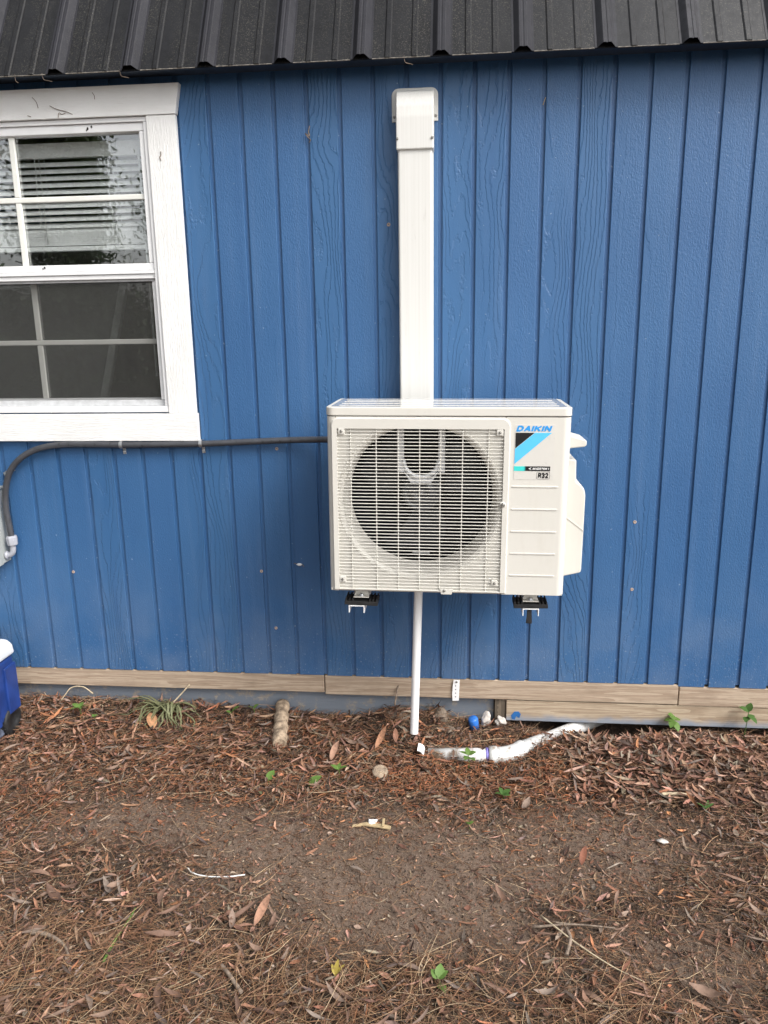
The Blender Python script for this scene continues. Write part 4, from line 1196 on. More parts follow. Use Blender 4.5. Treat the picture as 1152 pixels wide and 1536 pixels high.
spn = empty('wood_splinter', (0.05, -0.615, gz(0.05, -0.615)))
tag(spn, 'pale yellow split wood splinter on the bare soil', 'splinter')
zg = gz(0.05, -0.615)
link('shard', poly_prism([(-0.035, -0.612), (0.0, -0.598), (0.045, -0.602), (0.075, -0.610), (0.073, -0.622), (0.030, -0.615), (-0.005, -0.610), (-0.036, -0.620)], 'z', zg + 0.006, zg + 0.011, 0.001), 'splint', spn)
link('shard', poly_prism([(0.048, -0.585), (0.056, -0.583), (0.055, -0.618), (0.049, -0.618)], 'z', zg + 0.012, zg + 0.016, 0.001), 'splint', spn)
sc = link('white_chip', poly_prism([(0.008, -0.585), (0.034, -0.583), (0.030, -0.600), (0.018, -0.608), (0.010, -0.602)], 'z', zg + 0.008, zg + 0.012, 0.001), 'pvc')
tag(sc, 'white plastic chip touching the pale wood splinter', 'plastic chip')

def strand(name, label, cat, pts, rad, mat, sides=8, lift=0.004, taper=False):
    q = [(x, y, gz(x, y) + lift + dz) for x, y, dz in pts]
    s = spline(q, 6)
    rads = [rad * (1 - 0.6 * i / (len(s) - 1)) for i in range(len(s))] if taper else rad
    o_ = link(name, tube_mesh(s, rads, sides), mat)
    return tag(o_, label, cat)
strand('cable_scrap', 'thin white cable scrap bowed on the soil left of centre', 'cable scrap', [(-0.445, -0.822, 0.010), (-0.425, -0.838, 0.009), (-0.385, -0.846, 0.008), (-0.330, -0.843, 0.008), (-0.287, -0.836, 0.010)], 0.0016, 'wire')
strand('green_stem', 'bright green cut stem lying at the lower left', 'stem', [(-0.527, -1.145, 0.012), (-0.527, -1.08, 0.014), (-0.520, -1.02, 0.018), (-0.518, -0.985, 0.022)], 0.0036, 'weed', taper=True)
strand('twig', 'thick bent grey twig at the lower left corner', 'twig', [(-0.735, -1.075, 0.02), (-0.69, -1.082, 0.022), (-0.64, -1.105, 0.018), (-0.612, -1.135, 0.014)], 0.0062, 'twig', taper=True)
strand('twig', 'short grey twig lying below the white cable scrap', 'twig', [(-0.262, -1.125, 0.012), (-0.235, -1.150, 0.012), (-0.20, -1.185, 0.010)], 0.0045, 'twig')
strand('twig', 'forked dark twig standing out at the lower right', 'twig', [(0.505, -1.045, 0.012), (0.52, -1.0, 0.016), (0.515, -0.965, 0.014)], 0.0042, 'twig')
strand('twig', 'long pale straw stalk slanting across the lower right soil', 'twig', [(0.46, -0.93, 0.012), (0.53, -1.01, 0.016), (0.60, -1.07, 0.012), (0.66, -1.11, 0.012)], 0.0022, 'straw', taper=True)
strand('twig', 'long thin reddish stick across the soil right of centre', 'twig', [(0.44, -0.965, 0.010), (0.53, -0.955, 0.016), (0.63, -0.952, 0.012)], 0.0032, 'twig', taper=True)
strand('twig', 'pale broken stick near the right edge below the leaf pile', 'twig', [(0.872, -0.402, 0.016), (0.905, -0.400, 0.018), (0.945, -0.398, 0.015)], 0.0052, 'straw')
strand('twig', 'grey vine stem looping up against the timber by the cooler', 'twig', [(-1.215, -0.03, 0.005), (-1.19, -0.02, 0.035), (-1.165, -0.012, 0.062), (-1.12, -0.012, 0.066), (-1.08, -0.02, 0.045)], 0.0022, 'straw')
strand('twig', 'straight pale stalk leaning on the timber above the wilted tuft', 'twig', [(-0.775, -0.03, 0.03), (-0.745, -0.015, 0.06), (-0.715, -0.004, 0.092)], 0.0026, 'straw')
strand('twig', 'dark leaning twig in front of the timber left of the drain pipe', 'twig', [(0.040, -0.03, 0.04), (0.046, -0.01, 0.075), (0.052, 0.006, 0.10)], 0.0030, 'twig')

bc = link('blue_cap', lathe([(0.0, 0.030), (0.014, 0.029), (0.0175, 0.024), (0.018, -0.018), (0.0150, -0.018), (0.0150, 0.022), (0, 0.024)], 16, 'z'), 'bluecap', None, (0.320, -0.02, -0.163), (R(12), R(-8), 0))
tag(bc, 'small bright blue plastic cap in the leaves below the timber', 'plastic cap')
lump('paper_scrap', 'crumpled white scrap beside the blue cap', 'scrap', (0.362, -0.005, -0.150), (0.016, 0.012, 0.022), 'paper', 21, 3, 0.6)
lump('paper_scrap', 'crumpled tan-white scrap between the blue cap and the joist end', 'scrap', (0.412, -0.008, -0.155), (0.018, 0.014, 0.018), 'paper', 23, 3, 0.6)
for (x, y, s, lb) in ((-0.552, -1.272, 0.011, 'white shell-like chip at the bottom left corner'), (0.822, -0.607, 0.012, 'cluster-like white gravel crumb on the right soil'), (-0.655, -0.985, 0.005, 'tiny white speck chip above the bent grey twig'), (0.345, -0.30, 0.008, 'pale chip of wood below the elbow of the buried pipe')):
    lump('white_chip', lb, 'chip', (x, y, gz(x, y) + 0.010), (s, s * 0.7, s * 0.5), 'paper', int(abs(x) * 100), 2, 0.7)

# ------------------------------------------------------------------ plants
def leaf_verts(L, W, curl=0.1, fold=0.15, n=6):
    vs, fs = [], []
    for i in range(n + 1):
        t = i / n
        w = W * 0.5 * (math.sin(math.pi * t ** 0.8) ** 0.8 if 0 < t < 1 else 0.02)
        z = curl * L * math.sin(t * 2.2) - curl * L * t * t
        vs += [(t * L, -w, z + fold * w), (t * L, 0, z), (t * L, w, z + fold * w)]
    for i in range(n):
        a = i * 3
        fs += [(a, a + 3, a + 4, a + 1), (a + 1, a + 4, a + 5, a + 2)]
    return vs, fs
def weed(label, base, leaves, mat, stem_h, name='weed', cat='weed', stem_r=0.0013, lean=(0, 0)):
    b = Vector((base[0], base[1], base[2] if len(base) > 2 else gz(base[0], base[1])))
    w = empty(name, b)
    tag(w, label, cat)
    topp = b + Vector((lean[0], lean[1], stem_h))
    link('stem', tube_mesh(spline([b - Vector((0, 0, 0.01)), b.lerp(topp, 0.5) + Vector((0.003, 0.002, 0)), topp], 5), stem_r, 6), mat, w)
    for (az, tilt, L, W, h) in leaves:
        vs, fs = leaf_verts(L, W)
        me = py_mesh('leaf', vs, fs, True)
        p = b.lerp(topp, h)
        link('leaf', me, mat, w, p, Euler((random.uniform(-0.3, 0.3), -R(tilt), R(az)), 'XYZ'))
    return w
D = 'weed'
weed('five-leaflet green seedling near the cooler', (-1.095, -0.10), [(90 + 72 * i, 12 + 6 * (i % 2), 0.034, 0.019, 1.0) for i in range(5)], D, 0.045)
weed('tiny yellow-green sprout beside the five-leaflet seedling', (-1.035, -0.115), [(20, 20, 0.014, 0.010, 1.0), (140, 20, 0.013, 0.010, 1.0), (260, 20, 0.013, 0.010, 1)], D, 0.025)
weed('small broad-leaved sprout left of the log', (-0.553, -0.045), [(10, 35, 0.040, 0.022, 1.0), (200, 30, 0.020, 0.014, 0.9)], D, 0.020)
weed('tiny sprout tucked against the log', (-0.475, -0.025), [(40, 30, 0.025, 0.016, 1.0), (190, 30, 0.022, 0.014, 1.0)], D, 0.03)
weed('single light green leaf at the log foot, left of the pair', (-0.33, -0.415), [(70, 22, 0.042, 0.026, 1.0)], D, 0.012)
weed('single light green leaf right of centre of the dark mulch', (-0.195, -0.435), [(35, 22, 0.048, 0.030, 1.0)], D, 0.012)
weed('small two-leaved seedling left of the wood disc', (-0.112, -0.368), [(20, 15, 0.030, 0.017, 1.0), (160, 20, 0.030, 0.016, 1.0), (85, 25, 0.026, 0.013, 1.0)], D, 0.03)
weed('leafy green seedling in front of the buried pipe', (0.297, -0.262), [(100, 25, 0.030, 0.020, 1.0), (20, 15, 0.030, 0.021, 1.0), (170, 15, 0.032, 0.020, 1.0), (250, 10, 0.034, 0.022, 0.9), (310, 10, 0.034, 0.022, 0.8)], D, 0.050)
weed('small dark green plant below the pipe elbow', (0.398, -0.440), [(30, 20, 0.030, 0.018, 1.0), (110, 20, 0.028, 0.018, 1.0), (330, 15, 0.026, 0.014, 1.0), (190, 15, 0.026, 0.016, 1.0)], 'weed_dark', 0.025)
weed('light green rosette with drooping leaves against the right timber', (1.005, -0.020), [(30, -10, 0.032, 0.022, 1.0), (100, 15, 0.032, 0.02, 1.0), (170, -12, 0.032, 0.022, 1.0), (240, -30, 0.036, 0.024, 1.0), (290, -38, 0.040, 0.026, 0.95), (200, 20, 0.026, 0.020, 1.2)], D, 0.075)
weed('tall dark green weed climbing the timber at the right', (1.235, -0.030), [(60, 40, 0.036, 0.026, 1.0), (150, 20, 0.034, 0.024, 1.0), (300, -20, 0.040, 0.026, 0.9), (240, -10, 0.034, 0.024, 0.85), (20, 10, 0.03, 0.02, 0.8)], 'weed_dark', 0.115, lean=(0.012, 0))
weed('green weed cut by the right edge of the picture', (1.315, -0.06), [(60, 40, 0.04, 0.02, 1.0), (200, 30, 0.04, 0.02, 0.9), (300, 0, 0.035, 0.02, 0.8)], D, 0.07)
weed('lobed green weed near the bottom centre', (0.222, -1.146), [(80, 35, 0.030, 0.022, 1.0), (30, 25, 0.026, 0.020, 1.0), (140, 25, 0.024, 0.018, 1.0), (300, 10, 0.03, 0.02, 0.5)], D, 0.028)
weed('yellowed weed sprout among the bottom needles', (-0.005, -1.128), [(80, 40, 0.032, 0.012, 1.0), (40, 30, 0.030, 0.010, 1.0), (120, 30, 0.024, 0.010, 1.0)], foliage_material('yellow_sprout', (0.35, 0.28, 0.06), (0.45, 0.34, 0.08)), 0.015)
weed('sparse green sprig on the right soil', (0.985, -0.455), [(20, 25, 0.03, 0.008, 1.0), (60, 30, 0.03, 0.008, 1.0), (150, 20, 0.028, 0.007, 1.0)], 'weed_dark', 0.015)
weed('small green seedling right of the pale splinter', (0.295, -0.585), [(30, 20, 0.016, 0.011, 1.0), (150, 20, 0.016, 0.011, 1.0)], D, 0.015)
weed('pale grey-green leaf curled left of the twin green leaves', (-0.345, -0.475), [(300, 20, 0.045, 0.012, 1.0)], 'tuft', 0.012)

tf = empty('wilted_tuft', (-0.77, -0.05, gz(-0.77, -0.05)))
tag(tf, 'wilted grey-green strap-leaved tuft flattened beside the timber', 'plant')
for i in range(46):
    az = random.gauss(-70, 48) if i < 36 else random.gauss(175, 12)
    L = random.uniform(0.07, 0.15) * (1.5 if i >= 36 else 1.0)
    a = R(az)
    bx_, by_ = -0.79 + random.uniform(-0.05, 0.06), -0.045 + random.uniform(-0.015, 0.02)
    bz = gz(bx_, by_) + 0.02
    wv = random.uniform(0.003, 0.0055)
    vs, fs = [], []
    n = 7
    hh = random.uniform(0.015, 0.055)
    for k in range(n + 1):
        t = k / n
        aa = a + 0.5 * t * random.uniform(-0.3, 0.3)
        px_, py_ = bx_ + L * t * math.cos(aa), by_ + L * t * math.sin(aa)
        pz_ = max(gz(px_, py_) + 0.010, bz + hh * math.sin(min(1, t * 1.15) * 3.0) - 0.02 * t)
        w_ = wv * (1 - 0.85 * t ** 2)
        vs += [(px_ - math.sin(aa) * w_, py_ + math.cos(aa) * w_, pz_ + 0.0012), (px_, py_, pz_), (px_ + math.sin(aa) * w_, py_ - math.cos(aa) * w_, pz_ + 0.0012)]
    for k in range(n):
        q = k * 3; fs += [(q, q + 3, q + 4, q + 1), (q + 1, q + 4, q + 5, q + 2)]
    w0 = WL[tf.name]
    link('blade', py_mesh('blade', [Vector(v) - w0 for v in vs], fs, True), 'tuft', tf, w0)

# ------------------------------------------------------------------ litter
def sample(n, x0=-1.7, x1=1.75, y0=-1.65, y1=0.02, power=1.0):
    out = []
    tot = 0
    while tot < n:
        x = rng.uniform(x0, x1, n * 2); y = rng.uniform(y0, y1, n * 2)
        k = rng.uniform(0, 1, n * 2) < density(x, y) ** power
        out.append(np.stack([x[k], y[k]], 1)); tot += k.sum()
    return np.concatenate(out)[:n]
def rotmat(yaw_, pitch_, roll_):
    cy, sy = np.cos(yaw_), np.sin(yaw_); cp_, sp2 = np.cos(pitch_), np.sin(pitch_); cr, sr = np.cos(roll_), np.sin(roll_)
    o = np.zeros_like(yaw_); one = o + 1
    Rz = np.stack([np.stack([cy, -sy, o], -1), np.stack([sy, cy, o], -1), np.stack([o, o, one], -1)], -2)
    Ry = np.stack([np.stack([cp_, o, sp2], -1), np.stack([o, one, o], -1), np.stack([-sp2, o, cp_], -1)], -2)
    Rx = np.stack([np.stack([one, o, o], -1), np.stack([o, cr, -sr], -1), np.stack([o, sr, cr], -1)], -2)
    return Rz @ Ry @ Rx
LT = np.array([0, 1, 2, 0, 2, 3, 1, 4, 5, 1, 5, 2, 2, 5, 6, 2, 6, 3, 4, 7, 8, 4, 8, 5, 5, 8, 9, 5, 9, 6, 7, 10, 8, 8, 10, 9]).reshape(-1, 3)
def leaf_local(n, L, W, curl, fold, twist):
    V = np.zeros((n, 11, 3))
    ts = [0.0, 0.25, 0.55, 0.8, 1.0]; ws = [0, 0.8, 1.0, 0.62, 0]
    def put(i, t, s):
        w = np.interp(t, ts, ws) * W * 0.5 * s * rng.uniform(0.55, 1.3, n)
        x = (t - 0.5) * L
        V[:, i, 0] = x
        a = twist * (t - 0.5)
        V[:, i, 1] = w * np.cos(a)
        V[:, i, 2] = curl * L * 4 * (t - 0.5) ** 2 * 0.25 + fold * np.abs(w) + w * np.sin(a)
    put(0, 0.0, 0)
    for q, t in enumerate(ts[1:4]):
        for s_, k in ((-1, 0), (0, 1), (1, 2)): put(1 + q * 3 + k, t, s_)
    put(10, 1.0, 0)
    return V
PAL = 1.3 * np.array([(0.150, 0.074, 0.045), (0.210, 0.112, 0.072), (0.290, 0.170, 0.118), (0.215, 0.162, 0.125), (0.050, 0.029, 0.021), (0.290, 0.125, 0.062), (0.120, 0.088, 0.070), (0.380, 0.270, 0.195)])
def litter_leaves(name, n, Lr, Wr, pile, label, cat, pal_p, y1=0.02, power=1.0, region=None):
    xy = sample(n, power=power, y1=y1) if region is None else sample(n, *region, power=power)
    L = rng.uniform(*Lr, n); W = rng.uniform(*Wr, n)
    V = leaf_local(n, L, W, rng.normal(0.25, 0.35, n), rng.uniform(0.1, 0.8, n), rng.normal(0, 0.9, n))
    Rm = rotmat(rng.uniform(0, 6.283, n), rng.normal(0, 0.24, n), rng.normal(0, 0.38, n))
    V = np.einsum('nij,nkj->nki', Rm, V)
    dz = density(xy[:, 0], xy[:, 1])
    z = ground_z(xy[:, 0], xy[:, 1]) + 0.003 + rng.uniform(0, 1, n) * pile * dz
    V += np.stack([xy[:, 0], xy[:, 1], z], 1)[:, None]
    # keep everything in front of the timbers
    V[:, :, 1] = np.minimum(V[:, :, 1], np.where(V[:, :, 2] > -0.17, 0.028, 0.05))
    V[:, :, 2] = np.maximum(V[:, :, 2], ground_z(V[:, :, 0], V[:, :, 1]) + 0.001)
    C = PAL[rng.choice(len(PAL), n, p=pal_p)] * rng.uniform(0.45, 1.25, (n, 1)) * rng.uniform(0.92, 1.08, (n, 3))
    o_ = link(name, arrays_mesh(name, V, LT, C), 'litter')
    return tag(o_, label, cat, kind='stuff')
litter_leaves('leaf_litter', 11000, (0.016, 0.060), (0.003, 0.010), 0.024, 'dry brown narrow leaves strewn over the ground', 'leaf litter', [0.22, 0.22, 0.14, 0.12, 0.16, 0.03, 0.09, 0.02], power=1.3)
litter_leaves('leaf_scraps', 34000, (0.005, 0.019), (0.002, 0.006), 0.014, 'small broken leaf scraps covering the soil', 'leaf litter', [0.22, 0.2, 0.16, 0.14, 0.13, 0.04, 0.08, 0.03], power=0.45)
litter_leaves('bark_chips', 2200, (0.010, 0.028), (0.006, 0.013), 0.016, 'dark flaky bark chips mixed into the litter', 'bark chips', [0.25, 0.08, 0.02, 0.1, 0.35, 0.05, 0.15, 0.0], power=0.9)
litter_leaves('leaf_drift', 2800, (0.03, 0.078), (0.005, 0.013), 0.036, 'deeper drift of brown leaves along the right timber', 'leaf litter', [0.16, 0.26, 0.28, 0.12, 0.08, 0.03, 0.04, 0.03], region=(0.62, 1.75, -0.45, -0.03))
litter_leaves('leaf_bank', 1500, (0.03, 0.072), (0.005, 0.011), 0.026, 'bank of reddish leaves along the left timber', 'leaf litter', [0.2, 0.26, 0.2, 0.06, 0.1, 0.13, 0.04, 0.01], region=(-1.7, 0.2, -0.36, 0.01))

def tube_batch(n, m, L, rad, bend, wob, xy, pile, tilt, base=0.003):
    """n thin three-sided curved strands with m segments"""
    t = np.linspace(-0.5, 0.5, m + 1)
    ang = bend[:, None] * t[None] + wob[:, None] * np.sin(t[None] * 5)
    seg = L[:, None] / m
    cx = np.cumsum(np.cos(ang), 1) * seg; cy = np.cumsum(np.sin(ang), 1) * seg
    cx -= cx.mean(1, keepdims=True); cy -= cy.mean(1, keepdims=True)
    V = np.zeros((n, m + 1, 3, 3))
    prof_ = np.interp(np.abs(t), [0, 0.4, 0.5], [1, 0.85, 0.35])
    for k in range(3):
        a = 2.094 * k
        nx_, ny_ = -np.sin(ang), np.cos(ang)
        V[:, :, k, 0] = cx + nx_ * np.cos(a) * rad[:, None] * prof_
        V[:, :, k, 1] = cy + ny_ * np.cos(a) * rad[:, None] * prof_
        V[:, :, k, 2] = np.sin(a) * rad[:, None] * prof_
    V = V.reshape(n, -1, 3)
    Rm = rotmat(rng.uniform(0, 6.283, n), rng.normal(0, tilt, n), rng.normal(0, 0.5, n))
    V = np.einsum('nij,nkj->nki', Rm, V)
    dz = density(xy[:, 0], xy[:, 1])
    z = ground_z(xy[:, 0], xy[:, 1]) + base + rng.uniform(0, 1, n) * pile * dz
    V += np.stack([xy[:, 0], xy[:, 1], z], 1)[:, None]
    V[:, :, 1] = np.minimum(V[:, :, 1], np.where(V[:, :, 2] > -0.17, 0.028, 0.05))
    V[:, :, 2] = np.maximum(V[:, :, 2], ground_z(V[:, :, 0], V[:, :, 1]) + 0.0008)
    f = []
    for i in range(m):
        for k in range(3):
            k2 = (k + 1) % 3
            a, b, c, d = i * 3 + k, i * 3 + k2, (i + 1) * 3 + k2, (i + 1) * 3 + k
            f += [(a, b, c), (a, c, d)]
    return V, np.array(f)
NP_ = 1.2 * np.array([(0.275, 0.148, 0.080), (0.210, 0.112, 0.068), (0.36, 0.230, 0.130), (0.150, 0.094, 0.064), (0.44, 0.33, 0.21)])
def strands(name, n, Lr, rr, bend, wob, pile, tilt, m, label, cat, pp_, pal, region=None, power=1.0, mat='needle'):
    xy = sample(n, power=power) if region is None else sample(n, *region, power=power)
    V, f = tube_batch(n, m, rng.uniform(*Lr, n), rng.uniform(*rr, n), rng.normal(0, bend, n), rng.normal(0, wob, n), xy, pile, tilt)
    C = pal[rng.choice(len(pal), n, p=pp_)] * rng.uniform(0.5, 1.2, (n, 1))
    return tag(link(name, arrays_mesh(name, V, f, C), mat), label, cat, kind='stuff')
strands('pine_needles', 13000, (0.04, 0.15), (0.0004, 0.0008), 0.5, 0.2, 0.026, 0.09, 5, 'long reddish brown pine needles scattered over the ground', 'pine needles', [0.34, 0.26, 0.18, 0.14, 0.08], NP_)
strands('needle_mat', 3200, (0.08, 0.18), (0.0005, 0.0009), 0.4, 0.2, 0.030, 0.10, 5, 'mat of tan pine needles across the near foreground', 'pine needles', [0.30, 0.2, 0.28, 0.1, 0.12], NP_, region=(-1.2, 0.75, -1.6, -1.02))
OR_ = np.array([(0.35, 0.135, 0.060), (0.28, 0.105, 0.055), (0.40, 0.19, 0.095)])
strands('curled_catkins', 2600, (0.018, 0.042), (0.0011, 0.0022), 2.2, 0.5, 0.022, 0.2, 6, 'curled orange catkin bits in the mulch near the wall', 'catkins', [0.45, 0.35, 0.2], OR_, region=(-1.5, 0.75, -0.70, -0.06))
strands('catkin_heap', 600, (0.018, 0.036), (0.0012, 0.0024), 2.4, 0.5, 0.022, 0.2, 6, 'heap of orange curled bits around the wood disc and buried pipe', 'catkins', [0.45, 0.35, 0.2], OR_, region=(0.02, 0.62, -0.44, -0.24))
strands('mulch_fibres', 44000, (0.008, 0.035), (0.0004, 0.0011), 0.7, 0.3, 0.010, 0.16, 3, 'fine fibres and twig bits in the soil', 'mulch', [0.25, 0.3, 0.15, 0.25, 0.05], NP_ * 0.9, power=0.22)
strands('small_twigs', 260, (0.03, 0.11), (0.0012, 0.0030), 0.35, 0.3, 0.022, 0.1, 5, 'small dead twigs lying among the leaves', 'twigs', [0.4, 0.3, 0.3], np.array([(0.14, 0.11, 0.09), (0.20, 0.16, 0.13), (0.09, 0.065, 0.05)]), mat='crumb')
# crumbs of soil, bark and sand
def crumbs(name, n, sr, label, pal, power):
    x = rng.uniform(-1.7, 1.75, n); y = rng.uniform(-1.65, 0.05, n)
    s = rng.uniform(*sr, n) * rng.uniform(0.6, 1.6, n)
    base = np.array([(1, 0, -0.4), (-0.5, 0.85, -0.4), (-0.5, -0.85, -0.4), (0.1, 0, 0.7), (0.5, 0.6, 0.2)])
    V = base[None] * s[:, None, None] * rng.uniform(0.5, 1.3, (n, 5, 3))
    V = np.einsum('nij,nkj->nki', rotmat(rng.uniform(0, 6.28, n), rng.normal(0, 0.5, n), rng.normal(0, 0.5, n)), V)
    V += np.stack([x, y, ground_z(x, y) + s * 0.35], 1)[:, None]
    f = np.array([(0, 1, 2), (0, 4, 1), (4, 3, 1), (1, 3, 2), (2, 3, 0), (0, 3, 4)])
    C = pal[rng.integers(0, len(pal), n)] * rng.uniform(0.6, 1.3, (n, 1))
    return tag(link(name, arrays_mesh(name, V, f, C), 'crumb'), label, 'soil crumbs', kind='stuff')
crumbs('soil_crumbs', 70000, (0.0010, 0.0030), 'loose crumbs of soil and bark over the ground', np.array([(0.045, 0.034, 0.027), (0.09, 0.068, 0.052), (0.15, 0.115, 0.09), (0.24, 0.18, 0.135), (0.15, 0.09, 0.06)]), 0)
crumbs('sand_grains', 22000, (0.0006, 0.0015), 'pale grit sprinkled in the bare soil', np.array([(0.34, 0.27, 0.21), (0.28, 0.21, 0.15), (0.42, 0.36, 0.30)]), 0)

# the largest single leaves, each its own piece of the ground
LEAFM = []
for i in range(14):
    n_ = 9
    L = random.uniform(0.05, 0.085); W = L * (random.uniform(0.30, 0.42) if i % 5 == 4 else random.uniform(0.12, 0.22)); cu = random.uniform(-0.12, 0.3); tw = random.uniform(-1.4, 1.4); fo = random.uniform(0.1, 0.7); sw = random.uniform(-0.25, 0.25)
    vs, fs = [], []
    for k in range(n_ + 1):
        t = k / n_
        w = W * 0.5 * (max(0.03, math.sin(math.pi * t ** 0.85)) ** 0.85) * random.uniform(0.9, 1.08)
        z0 = cu * L * (2 * t - 1) ** 2; a = tw * (t - 0.5)
        xx = (t - 0.5) * L; yo = sw * L * (t - 0.5) ** 2
        for s_ in (-1, 0, 1):
            vs.append((xx, yo + s_ * w * math.cos(a), z0 + abs(s_) * fo * w + s_ * w * math.sin(a) + random.uniform(-0.0006, 0.0006)))
    for k in range(n_):
        q = k * 3; fs += [(q, q + 3, q + 4, q + 1), (q + 1, q + 4, q + 5, q + 2)]
    me = py_mesh('leaf', vs, fs, True); me.materials.append(MT['leaf']); LEAFM.append(me)
spots = np.concatenate([sample(170, -0.95, 1.0, -1.35, -0.75, 1.2), sample(130, -1.3, 1.35, -0.75, -0.03, 1.2)])
for i, (x, y) in enumerate(spots):
    o_ = link('leaf', LEAFM[i % 14], None, ground, (x, y, gz(x, y) + 0.016 + random.uniform(0, 0.016) * float(density(np.array(x), np.array(y)))),
              (random.gauss(0, 0.25), random.gauss(0, 0.16), random.uniform(0, 6.28)))
    _s = random.uniform(0.6, 1.1)
    o_.scale = (_s, _s * random.uniform(0.6, 1.15), _s)
# a few striking leaves that one can point at
def big_leaf(label, x, y, L, W, az, tilt, colr, dz=0.02, roll=0.0):
    vs, fs = leaf_verts(L, W, 0.12, 0.35, 10)
    o_ = link('dry_leaf', py_mesh('dry_leaf', vs, fs, True), plain('dry_leaf_%d' % int(1000 * abs(x)), colr, 0.65, 0.35, 0.0, 0.3, 70.0, 0.3), None, (x, y, gz(x, y) + dz), Euler((R(roll), -R(tilt), R(az)), 'XYZ'))
    return tag(o_, label, 'leaf')
big_leaf('broad tan leaf leaning on the wilted tuft', -0.80, -0.155, 0.075, 0.036, 120, 25, (0.33, 0.17, 0.085))
big_leaf('long twisted rust-brown leaf pointing at the wall left of the drain pipe', -0.012, -0.225, 0.115, 0.020, 75, 14, (0.30, 0.15, 0.085), 0.02, 30)
big_leaf('short rust-brown leaf upright beside the long twisted one', 0.055, -0.185, 0.055, 0.018, 95, 30, (0.28, 0.14, 0.09))
big_leaf('upright pinkish leaf below the log', -0.148, -0.300, 0.085, 0.022, 78, 22, (0.33, 0.19, 0.13))
big_leaf('dark red-brown leaf standing out on the bare soil at right', 0.585, -0.735, 0.060, 0.018, 70, 20, (0.19, 0.075, 0.045))
big_leaf('long straight tan leaf at the lower left of the bare soil', -0.215, -1.02, 0.095, 0.020, 78, 10, (0.26, 0.14, 0.09), 0.02, 20)

# needles and cobweb bits caught on the wall and trim
def wallbit(label, pts, rad, mat='twig', name='pine_needle', cat='pine needle'):
    return tag(link(name, tube_mesh(spline(pts, 5), rad, 6), mat), label, cat)
wallbit('brown needle tangle caught in the siding groove left of the duct', [(-0.200, -0.004, 1.812), (-0.204, -0.006, 1.795), (-0.201, -0.009, 1.782), (-0.208, -0.010, 1.786), (-0.214, -0.007, 1.790), (-0.206, -0.010, 1.779), (-0.199, -0.006, 1.772), (-0.203, -0.004, 1.765)], 0.0014)
wallbit('orange needle stuck in the siding groove right of the duct', [(0.499, -0.002, 1.843), (0.502, -0.004, 1.852), (0.506, -0.003, 1.863)], 0.0011, MT['splint'])
wallbit('rust squiggle on the upright white trim', [(-0.668, -0.0215, 1.726), (-0.671, -0.022, 1.735), (-0.667, -0.022, 1.742), (-0.667, -0.0215, 1.752)], 0.0013)
for k, (lb, pts) in enumerate([('curved dark needle on the left of the header trim', [(-1.062, -0.0255, 1.919), (-1.050, -0.026, 1.905), (-1.046, -0.026, 1.888)]),
    ('long slanted needle on the middle of the header trim', [(-1.008, -0.0255, 1.893), (-0.985, -0.0262, 1.882), (-0.955, -0.026, 1.874), (-0.938, -0.0255, 1.866)]),
    ('small forked needle bit below the slanted needle', [(-0.985, -0.0255, 1.858), (-0.980, -0.027, 1.872), (-0.972, -0.026, 1.868), (-0.960, -0.026, 1.870)]),
    ('thin curved needle at the top of the header trim', [(-0.868, -0.0255, 1.925), (-0.862, -0.026, 1.916), (-0.862, -0.0255, 1.906)]),
    ('tiny needle fleck near the header trim middle', [(-1.083, -0.0255, 1.868), (-1.072, -0.026, 1.864)])]):
    wallbit(lb, pts, 0.0009)
for (x, lb, dx) in ((-1.070, 'dry wisp hanging from the roof edge above the window left', 0.006), (-0.985, 'curled wisp under the roof edge above the window', 0.02), (-0.745, 'long curved wisp hanging below the roof edge near the header end', 0.018), (0.095, 'straw wisp caught under the roof edge above the duct', 0.018)):
    wallbit(lb, [(x, -0.098, 1.962), (x + dx * 0.2, -0.099, 1.945), (x + dx, -0.097, 1.941), (x + dx * 1.4, -0.096, 1.939)], 0.0008, 'twig', 'straw_wisp', 'wisp')
cc = empty('cocoon', (-0.292, -0.002, 0.416))
tag(cc, 'small white cocoon with brown tail on the siding left of the unit', 'cocoon')
lump('pod', None, None, (-0.288, -0.005, 0.416), (0.010, 0.004, 0.0045), 'pvc', 31, 2, 0.3, cc)
link('tail', tube_mesh(spline([(-0.308, -0.003, 0.419), (-0.298, -0.005, 0.418), (-0.278, -0.005, 0.416), (-0.272, -0.004, 0.407)], 5), 0.0011, 6), 'twig', cc)

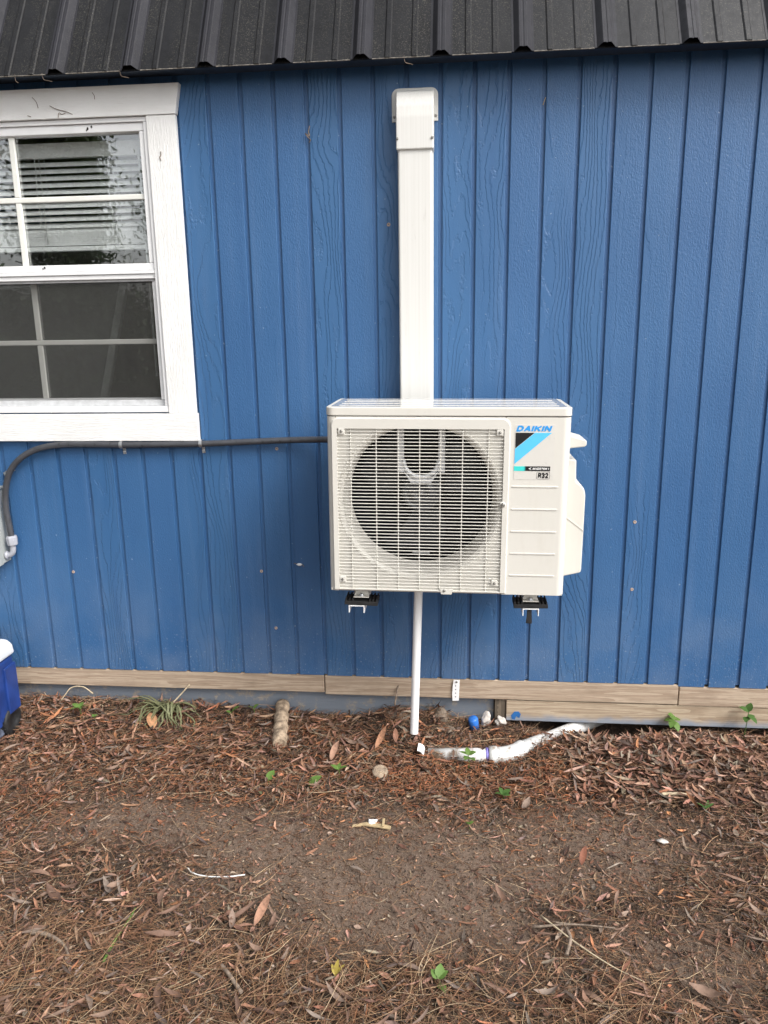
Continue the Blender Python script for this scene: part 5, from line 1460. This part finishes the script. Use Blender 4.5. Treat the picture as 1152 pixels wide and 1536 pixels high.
# ------------------------------------------------------------------ trees of the yard behind the camera (some mirrored in the window, others added to shade the left)
def tree_meshes(seed, h, rad, n, dense, ls=1.0, column=False, low=0.12):
    rn = np.random.default_rng(seed)
    c = []
    K = 90 if column else 34
    hz = rn.uniform(0.02 if column else low, 1.0, K) * h
    rr = rad * ((1.0 - 0.25 * hz / h) * 0.8 if column else (1.05 - 0.75 * (hz / h - low) / (1 - low))) * np.sqrt(rn.uniform(0.1, 1, K))
    aa = rn.uniform(0, 6.28, K)
    cen = np.stack([rr * np.cos(aa), rr * np.sin(aa), hz], 1)
    w = rn.integers(0, K, n)
    p = cen[w] + rn.normal(0, 1, (n, 3)) * np.array([rad * 0.22, rad * 0.22, h * 0.045]) * dense
    s = rn.uniform(0.04, 0.10, n) * ls
    V = np.stack([np.stack([-s, -s * 0.45, 0 * s], 1), np.stack([s * 0, -s * 0.5, s * 0.1], 1), np.stack([s, 0 * s, 0 * s], 1), np.stack([s * 0, s * 0.5, s * 0.1], 1)], 1)
    V = np.einsum('nij,nkj->nki', rotmat(rn.uniform(0, 6.28, n), rn.normal(0, 0.6, n), rn.normal(0, 0.6, n)), V) + p[:, None]
    crown = arrays_mesh('crown', V, np.array([(0, 1, 2), (0, 2, 3)]))
    crown.materials.append(MT['tree'])
    return crown, cen
def tree(label, x, y, h, rad, seed, n=9000, dense=1.0, ls=1.0, column=False, low=0.12):
    t = empty('yard_tree', (x, y, -0.18))
    tag(t, label, 'tree', 'trees of the yard opposite the shed')
    crown, cen = tree_meshes(seed, h, rad, n, dense, ls, column, low)
    link('crown', crown, None, t, (x, y, -0.18))
    tr = link('trunk', tube_mesh([(0, 0, -0.1), (0.05, 0.03, h * 0.35), (0, 0.05, h * 0.7), (0.02, 0, h * 0.95)], [h * 0.022, h * 0.018, h * 0.011, h * 0.003], 10), 'trunk', t, (x, y, -0.18))
    for c in cen[::2]:
        link('limb', tube_mesh([(0, 0, c[2] * 0.8), (c[0] * 0.5, c[1] * 0.5, c[2] * 0.93), (c[0], c[1], c[2])], [h * 0.008, h * 0.005, h * 0.002], 6), 'trunk', tr, (x, y, -0.18))
tree('dense evergreen column mirrored in the middle of the upper window panes', -7.05, -12.0, 8.5, 0.93, 4, 60000, 1.0, 0.75, True)
tree('sparse twiggy sapling mirrored at the right end of the upper panes', -5.45, -12.5, 4.2, 0.75, 15, 1500, 1.2, 0.6)
tree('broad leafy tree mirrored at the far left of the window', -12.4, -14.0, 8.0, 2.3, 6, 22000, 1.0, 0.8)
tree('low bushy tree mirrored in the lower window panes', -6.8, -11.0, 2.0, 2.4, 7, 30000, 1.2, 0.8)
tree('big unseen spreading tree added to shade the left of the shed from behind the camera', -7.5, -6.0, 10.0, 4.2, 9, 15000, 1.0, 2.6, False, 0.58)  # added out of view: blocks sky light so the wall's left darkens
tree('tall unseen leafy tree added at the far left of the yard for shade', -9.5, -2.5, 10.0, 3.2, 12, 10000, 1.1, 2.4, False, 0.2)  # added out of view to cut sky light from the left

bpy.context.view_layer.update()
